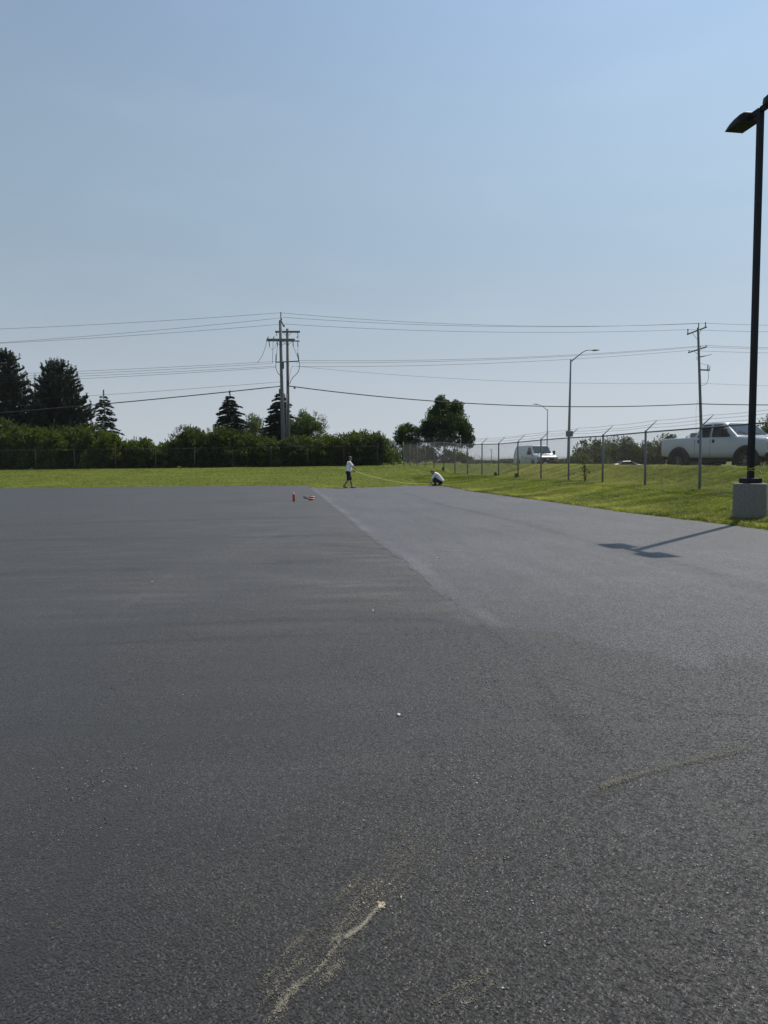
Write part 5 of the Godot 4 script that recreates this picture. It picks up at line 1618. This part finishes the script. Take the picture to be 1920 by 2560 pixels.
func make_dust() -> void:
	# sandy dust smeared over the asphalt, grain by grain; each smear: photo points with half width, then grains
	var smears := [
		[[[695, 2532, 0.014], [715, 2490, 0.016], [735, 2470, 0.010], [800, 2420, 0.006], [850, 2352, 0.006], [890, 2330, 0.006]], 1300, 0.9],
		[[[840, 2346, 0.005], [890, 2326, 0.009], [908, 2312, 0.006], [930, 2285, 0.006], [950, 2266, 0.011]], 1100, 1.0],
		[[[690, 2500, 0.06], [790, 2380, 0.07], [870, 2290, 0.08], [930, 2200, 0.07]], 1700, 0.4],
		[[[830, 2350, 0.010], [900, 2240, 0.014], [985, 2165, 0.02], [1040, 2110, 0.015]], 900, 0.7],
		[[[800, 2460, 0.012], [850, 2410, 0.012]], 350, 0.8],
		[[[1490, 1975, 0.03], [1600, 1938, 0.015], [1720, 1905, 0.022], [1800, 1888, 0.03], [1870, 1872, 0.045]], 3600, 0.8],
		[[[1500, 1968, 0.02], [1560, 1944, 0.02]], 500, 0.6],
		[[[1140, 2480, 0.016], [1190, 2445, 0.016], [1230, 2425, 0.01]], 360, 0.6],
		[[[1150, 2520, 0.012], [1185, 2495, 0.012]], 160, 0.6],
		[[[1185, 2165, 0.02], [1200, 2150, 0.03], [1222, 2125, 0.02]], 260, 0.5],
		[[[705, 2122, 0.015], [714, 2118, 0.015]], 110, 0.6],
		[[[1125, 2225, 0.01], [1145, 2210, 0.01]], 90, 0.7],
		[[[822, 2105, 0.008], [850, 2080, 0.008]], 90, 0.5],
		[[[620, 1800, 0.03], [640, 1780, 0.03]], 90, 0.4],
		[[[560, 2340, 0.02], [640, 2240, 0.02]], 150, 0.4],
		[[[120, 2320, 0.02], [160, 2300, 0.02]], 90, 0.4],
	]
	# long faint scrapes that run the same way
	for k in 34:
		var ax := rng.randf_range(640.0, 1010.0)
		var ay := 2540.0 - (ax - 640.0) * 1.02 + rng.randf_range(-90.0, 70.0)
		var ln := rng.randf_range(40.0, 150.0)
		smears.append([[[ax, ay, 0.004], [ax + ln * 0.35, ay - ln * 0.42, 0.007], [ax + ln * 0.75, ay - ln * 0.80, 0.004]], int(ln * rng.randf_range(0.8, 2.0)), rng.randf_range(0.2, 0.6)])
	for k in 12:
		var ax := rng.randf_range(900.0, 1250.0)
		var ay := rng.randf_range(2050.0, 2540.0)
		var ln := rng.randf_range(25.0, 70.0)
		smears.append([[[ax, ay, 0.005], [ax + ln, ay - ln * 0.7, 0.005]], int(ln * 1.6), rng.randf_range(0.1, 0.4)])
	for k in 40:   # short pale scuffs further off
		var ax := rng.randf_range(150.0, 1700.0)
		var ay := rng.randf_range(1420.0, 2100.0)
		var ln := rng.randf_range(10.0, 45.0)
		smears.append([[[ax, ay, 0.006], [ax + ln, ay - ln * rng.randf_range(-0.1, 0.7), 0.006]], int(ln * 1.2), rng.randf_range(0.1, 0.5)])
	for k in 260:   # single grains of grit
		var gx := rng.randf_range(40.0, 1880.0)
		var gy := 1500.0 + 1040.0 * sqrt(rng.randf())
		smears.append([[[gx, gy, 0.001], [gx + 1.0, gy, 0.001]], 1, 1.4])
	var places := []
	var cols := []
	for s in smears:
		var pts := []
		for q in s[0]: pts.append([ground_px(q[0], q[1]), q[2]])
		for k in s[1]:
			var u := rng.randf() * (pts.size() - 1)
			var i := int(u)
			var c: Vector3 = pts[i][0].lerp(pts[i + 1][0], u - i)
			var wd: float = lerpf(pts[i][1], pts[i + 1][1], u - i)
			var along: Vector3 = (pts[i + 1][0] - pts[i][0]).normalized()
			var acr := along.cross(Vector3.UP)
			var lane := roundf(rng.randfn(0, 1.1) * 2.0) / 2.0 + rng.randfn(0, 0.14)
			c += acr * lane * wd * 0.6 + along * rng.randfn(0, 0.02)
			if s[1] > 1 and big_noise.get_noise_2d(c.x * 420.0, c.z * 420.0) < rng.randf_range(-0.55, -0.08): continue
			var sz := rng.randf_range(0.0006, 0.0015) * (1.0 + 0.08 * c.length())
			places.append(Transform3D(Basis(Vector3.UP, rng.randf() * TAU).scaled(Vector3(sz, sz * 0.6, sz) * float(1.0 + 0.3 * s[2])), Vector3(c.x, 0.002 if c.x < 1.0 else 0.0075, c.z)))
			cols.append(Color(0.25, 0.233, 0.185) * (rng.randf_range(0.4, 1.15) * lerpf(0.7, 1.0, s[2])))
	# crumbs beside the main smear
	for k in 90:
		var c := ground_px(rng.randf_range(860, 1010), rng.randf_range(2195, 2290))
		var sz := rng.randf_range(0.0012, 0.0032) if k > 4 else rng.randf_range(0.004, 0.006)
		places.append(Transform3D(Basis(rand_dir(rng), rng.randf() * TAU).scaled(Vector3.ONE * sz), Vector3(c.x, 0.003, c.z)))
		cols.append(Color(0.44, 0.38, 0.28) * rng.randf_range(0.8, 1.2))
	for k in 26:
		var c := ground_px(rng.randf_range(945, 962), rng.randf_range(2258, 2272))
		var sz := rng.randf_range(0.003, 0.006)
		places.append(Transform3D(Basis(rand_dir(rng), rng.randf() * TAU).scaled(Vector3.ONE * sz), Vector3(c.x, 0.003, c.z)))
		cols.append(Color(0.50, 0.42, 0.30) * rng.randf_range(0.85, 1.15))
	var st := new_st()
	lathe(st, [Vector2(0, -0.6), Vector2(0.9, -0.2), Vector2(0.8, 0.5), Vector2(0, 0.8)], 5)
	var m := mat(Color.WHITE, 0.95)
	m.vertex_color_use_as_albedo = true
	scatter("dust", done(st), m, places, cols, "pale sandy dust and crumbs smeared across the near asphalt", "dust")
	# loose and half bedded chippings where the surface is coarse
	places = []
	cols = []
	var patch := FastNoiseLite.new()
	patch.seed = 31
	patch.frequency = 0.9
	for k in 30000:
		var x := rng.randf_range(-2.2, 3.4)
		var z := rng.randf_range(1.75, 6.5)
		if absf(x) > 0.56 * z + 0.15: continue
		var v := patch.get_noise_2d(x, z) + 0.22 * clampf(x, -1.0, 1.2)
		if v < rng.randf_range(-0.05, 0.4) or (x > 0.8 and z > 4.2): continue
		var sz := rng.randf_range(0.002, 0.0055)
		if rng.randf() < 0.12: sz *= 1.5
		places.append(Transform3D(Basis(rand_dir(rng), rng.randf() * TAU).scaled(Vector3(1, 0.7, 0.85) * sz), Vector3(x, 0.0005 + (0.006 if (x > 1.2 and z > 4.3) else 0.0), -z)))
		var t := rng.randf_range(0.03, 0.10) if rng.randf() < 0.9 else rng.randf_range(0.12, 0.25)
		cols.append(Color(t, t, t * 1.04))
	var st2 := new_st()
	lathe(st2, [Vector2(0, -0.8), Vector2(1.0, -0.3), Vector2(0.85, 0.5), Vector2(0, 0.75)], 5)
	var m2 := mat(Color.WHITE, 0.5)
	m2.vertex_color_use_as_albedo = true
	scatter("chippings", done(st2), m2, places, cols, "small grey stone chippings half bedded in the near asphalt", "gravel")

# ---------------------------------------------------------------- light and air
func sky_image(sun: Vector3) -> Image:
	var w := 1024
	var h := 512
	var img := Image.create(w, h, false, Image.FORMAT_RGBF)
	var wisp := FastNoiseLite.new()
	wisp.seed = 4
	wisp.frequency = 1.4
	wisp.fractal_octaves = 5
	var zen := Vector3(0.220, 0.360, 0.600)
	var mid := Vector3(0.358, 0.508, 0.735)
	var low := Vector3(0.492, 0.656, 0.830)
	var hor := Vector3(0.930, 0.990, 1.040)
	for j in h:
		var el := PI / 2.0 - PI * (j + 0.5) / h
		for i in w:
			var az := TAU * (i + 0.5) / w
			var d := Vector3(sin(az) * cos(el), sin(el), -cos(az) * cos(el))
			var e := maxf(rad_to_deg(el), 0.0)
			var c := hor.lerp(low, smoothstep(-5.0, 19.0, e)).lerp(mid, smoothstep(17.0, 34.0, e)).lerp(zen, smoothstep(30.0, 90.0, e))
			var ang := rad_to_deg(acos(clampf(d.dot(sun), -1, 1)))
			var glow := 0.86 * exp(-pow(ang / 38.0, 2.0)) + 0.3 * exp(-ang / 10.0)
			c *= 0.572 + glow
			c += Vector3(0.03, 0.03, 0.028) * maxf(0.0, wisp.get_noise_3d(d.x * 2.0, d.y * 9.0, d.z * 2.0)) * smoothstep(0.0, 12.0, e)
			if el < 0.0: c = c.lerp(Vector3(0.10, 0.11, 0.08), clampf(-el * 8.0, 0.0, 1.0))
			img.set_pixel(i, j, Color(c.x, c.y, c.z))
	return img

func _ready() -> void:
	rng.seed = 20240
	big_noise.seed = 2
	big_noise.frequency = 0.06
	# camera
	view = Basis.from_euler(Vector3(atan((1150.0 - 1280.0) / FOCAL), 0, deg_to_rad(-0.6)))
	var cam := Camera3D.new()
	cam.name = "camera"
	cam.fov = rad_to_deg(2.0 * atan(1280.0 / FOCAL))
	cam.transform = Transform3D(view, Vector3(0, EYE, 0))
	cam.near = 0.05
	cam.far = 4000.0
	add_child(cam)
	cam.current = true
	# sky, sun, exposure
	var sun_dir := Vector3(0.663 * cos(deg_to_rad(54.0)), sin(deg_to_rad(54.0)), -0.749 * cos(deg_to_rad(54.0))).normalized()
	var env := Environment.new()
	env.background_mode = Environment.BG_SKY
	var sm := PanoramaSkyMaterial.new()
	sm.panorama = ImageTexture.create_from_image(sky_image(sun_dir))
	var sky := Sky.new()
	sky.sky_material = sm
	env.sky = sky
	env.tonemap_mode = Environment.TONE_MAPPER_LINEAR
	env.tonemap_exposure = 1.0
	env.sdfgi_enabled = true
	env.ssao_enabled = true
	env.ssil_enabled = true
	env.fog_enabled = true
	env.fog_density = 0.00012
	env.fog_light_color = Color(0.78, 0.82, 0.86)
	var we := WorldEnvironment.new()
	we.name = "world_environment"
	we.environment = env
	add_child(we)
	var sun := DirectionalLight3D.new()
	sun.name = "sun"
	sun.light_energy = 1.55
	sun.light_color = Color(1.0, 0.96, 0.89)
	sun.light_angular_distance = 0.5
	sun.shadow_enabled = true
	add_child(sun)
	sun.look_at_from_position(Vector3.ZERO, -sun_dir, Vector3.UP)
	make_materials()
	make_land()
	make_lot()
	make_trees()
	make_fences()
	make_poles()
	make_lights()
	make_truck()
	make_van()
	make_people()
	make_grass()
	make_small()

func make_materials() -> void:
	M.lawn = mat(Color.WHITE, 0.95, 0.0, 0.2)
	M.lawn.albedo_texture = noise_tex(0.02, 1024, [lin(0.055, 0.082, 0.009), lin(0.088, 0.110, 0.017), lin(0.16, 0.15, 0.04)], [0.25, 0.55, 0.9], FastNoiseLite.TYPE_SIMPLEX_SMOOTH, 9, 6)
	M.lawn.uv1_scale = Vector3(0.16, 0.16, 0.16)
	M.leaf = leafy(Color(0.95, 1.0, 0.45))
	M.needle = leafy(Color(0.2, 0.22, 0.15))
	M.bark = mat(lin(0.07, 0.055, 0.045), 0.95)
	M.galvanised = mat(lin(0.15, 0.16, 0.17), 0.55, 0.2)
	M.wire = mat(lin(0.055, 0.058, 0.062), 0.6)
	M.old_steel = mat(lin(0.06, 0.063, 0.063), 0.8, 0.0, 0.3)
	M.pole_wood = mat(Color.WHITE, 0.9)
	M.pole_wood.albedo_texture = noise_tex(0.05, 256, [lin(0.13, 0.13, 0.128), lin(0.23, 0.228, 0.222)], [0.2, 0.9])
	M.pole_wood.uv1_triplanar = true
	M.pole_wood.uv1_scale = Vector3(2.0, 0.25, 2.0)
	M.pole_grey = mat(lin(0.22, 0.22, 0.21), 0.85)
	M.sign_back = mat(lin(0.17, 0.19, 0.18), 0.7)
	M.dark_steel = mat(lin(0.06, 0.06, 0.065), 0.5, 0.6)
	M.insulator = mat(lin(0.045, 0.05, 0.06), 0.4)
	M.cable = mat(lin(0.05, 0.052, 0.055), 0.6)
	M.black_metal = mat(lin(0.010, 0.011, 0.014), 0.6, 0.0, 0.35)
	M.lens = mat(lin(0.012, 0.013, 0.015), 0.6, 0.0, 0.3)
	M.concrete = mat(Color.WHITE, 0.95, 0.0, 0.3)
	M.concrete.albedo_texture = noise_tex(0.03, 512, [lin(0.13, 0.122, 0.105), lin(0.20, 0.19, 0.168), lin(0.29, 0.275, 0.245)], [0.2, 0.55, 0.95], FastNoiseLite.TYPE_SIMPLEX_SMOOTH, 15, 5)
	M.concrete.uv1_triplanar = true
	M.concrete.uv1_scale = Vector3(1.2, 2.6, 1.2)
	M.concrete.heightmap_enabled = false
	M.white_paint = mat(lin(0.72, 0.72, 0.70), 0.6)
	M.white_car = mat(lin(0.40, 0.43, 0.455), 0.35)
	M.white_car.clearcoat_enabled = true
	M.white_car.clearcoat = 0.8
	M.white_car.clearcoat_roughness = 0.08
	M.dark_car = mat(lin(0.03, 0.035, 0.045), 0.3)
	M.car_glass = mat(lin(0.006, 0.007, 0.008), 0.08, 0.0, 0.3)
	M.screen_glass = mat(lin(0.02, 0.035, 0.038), 0.06)
	M.black_plastic = mat(lin(0.010, 0.010, 0.012), 0.7, 0.0, 0.35)
	M.rubber = mat(lin(0.010, 0.010, 0.011), 0.9, 0.0, 0.3)
	M.rim = mat(lin(0.10, 0.10, 0.11), 0.25, 0.9)
	M.rim_grey = mat(lin(0.2, 0.2, 0.2), 0.45, 0.7)
	M.chrome = mat(lin(0.7, 0.68, 0.6), 0.15, 1.0)
	M.lamp_clear = mat(lin(0.35, 0.36, 0.37), 0.15)
	M.lamp_red = mat(lin(0.25, 0.01, 0.01), 0.2)
	M.amber = mat(lin(0.65, 0.22, 0.02), 0.25)
	M.plate = mat(lin(0.5, 0.5, 0.48), 0.5)
	M.tool_grey = mat(lin(0.2, 0.2, 0.2), 0.5, 0.5)
	M.strip_grey = mat(lin(0.2, 0.21, 0.22), 0.6)
	M.screen = mat(lin(0.035, 0.04, 0.042), 0.9)
	M.skin = mat(lin(0.30, 0.17, 0.11), 0.6)
	M.white_shirt = mat(lin(0.80, 0.80, 0.79), 0.9)
	M.pale_shirt = mat(lin(0.70, 0.72, 0.71), 0.9)
	M.black_cloth = mat(lin(0.010, 0.010, 0.012), 0.9)
	M.dark_cloth = mat(lin(0.015, 0.017, 0.02), 0.9)
	M.grey_print = mat(lin(0.12, 0.12, 0.13), 0.9)
	M.hair = mat(lin(0.012, 0.010, 0.009), 0.6)
	M.shoe = mat(lin(0.14, 0.13, 0.12), 0.8)
	M.yellow_tape = mat(lin(0.50, 0.46, 0.05), 0.5)
	M.yellow_tape.cull_mode = BaseMaterial3D.CULL_DISABLED
	M.red_plastic = mat(lin(0.48, 0.045, 0.02), 0.4)
	M.dark_red = mat(lin(0.25, 0.02, 0.02), 0.5)
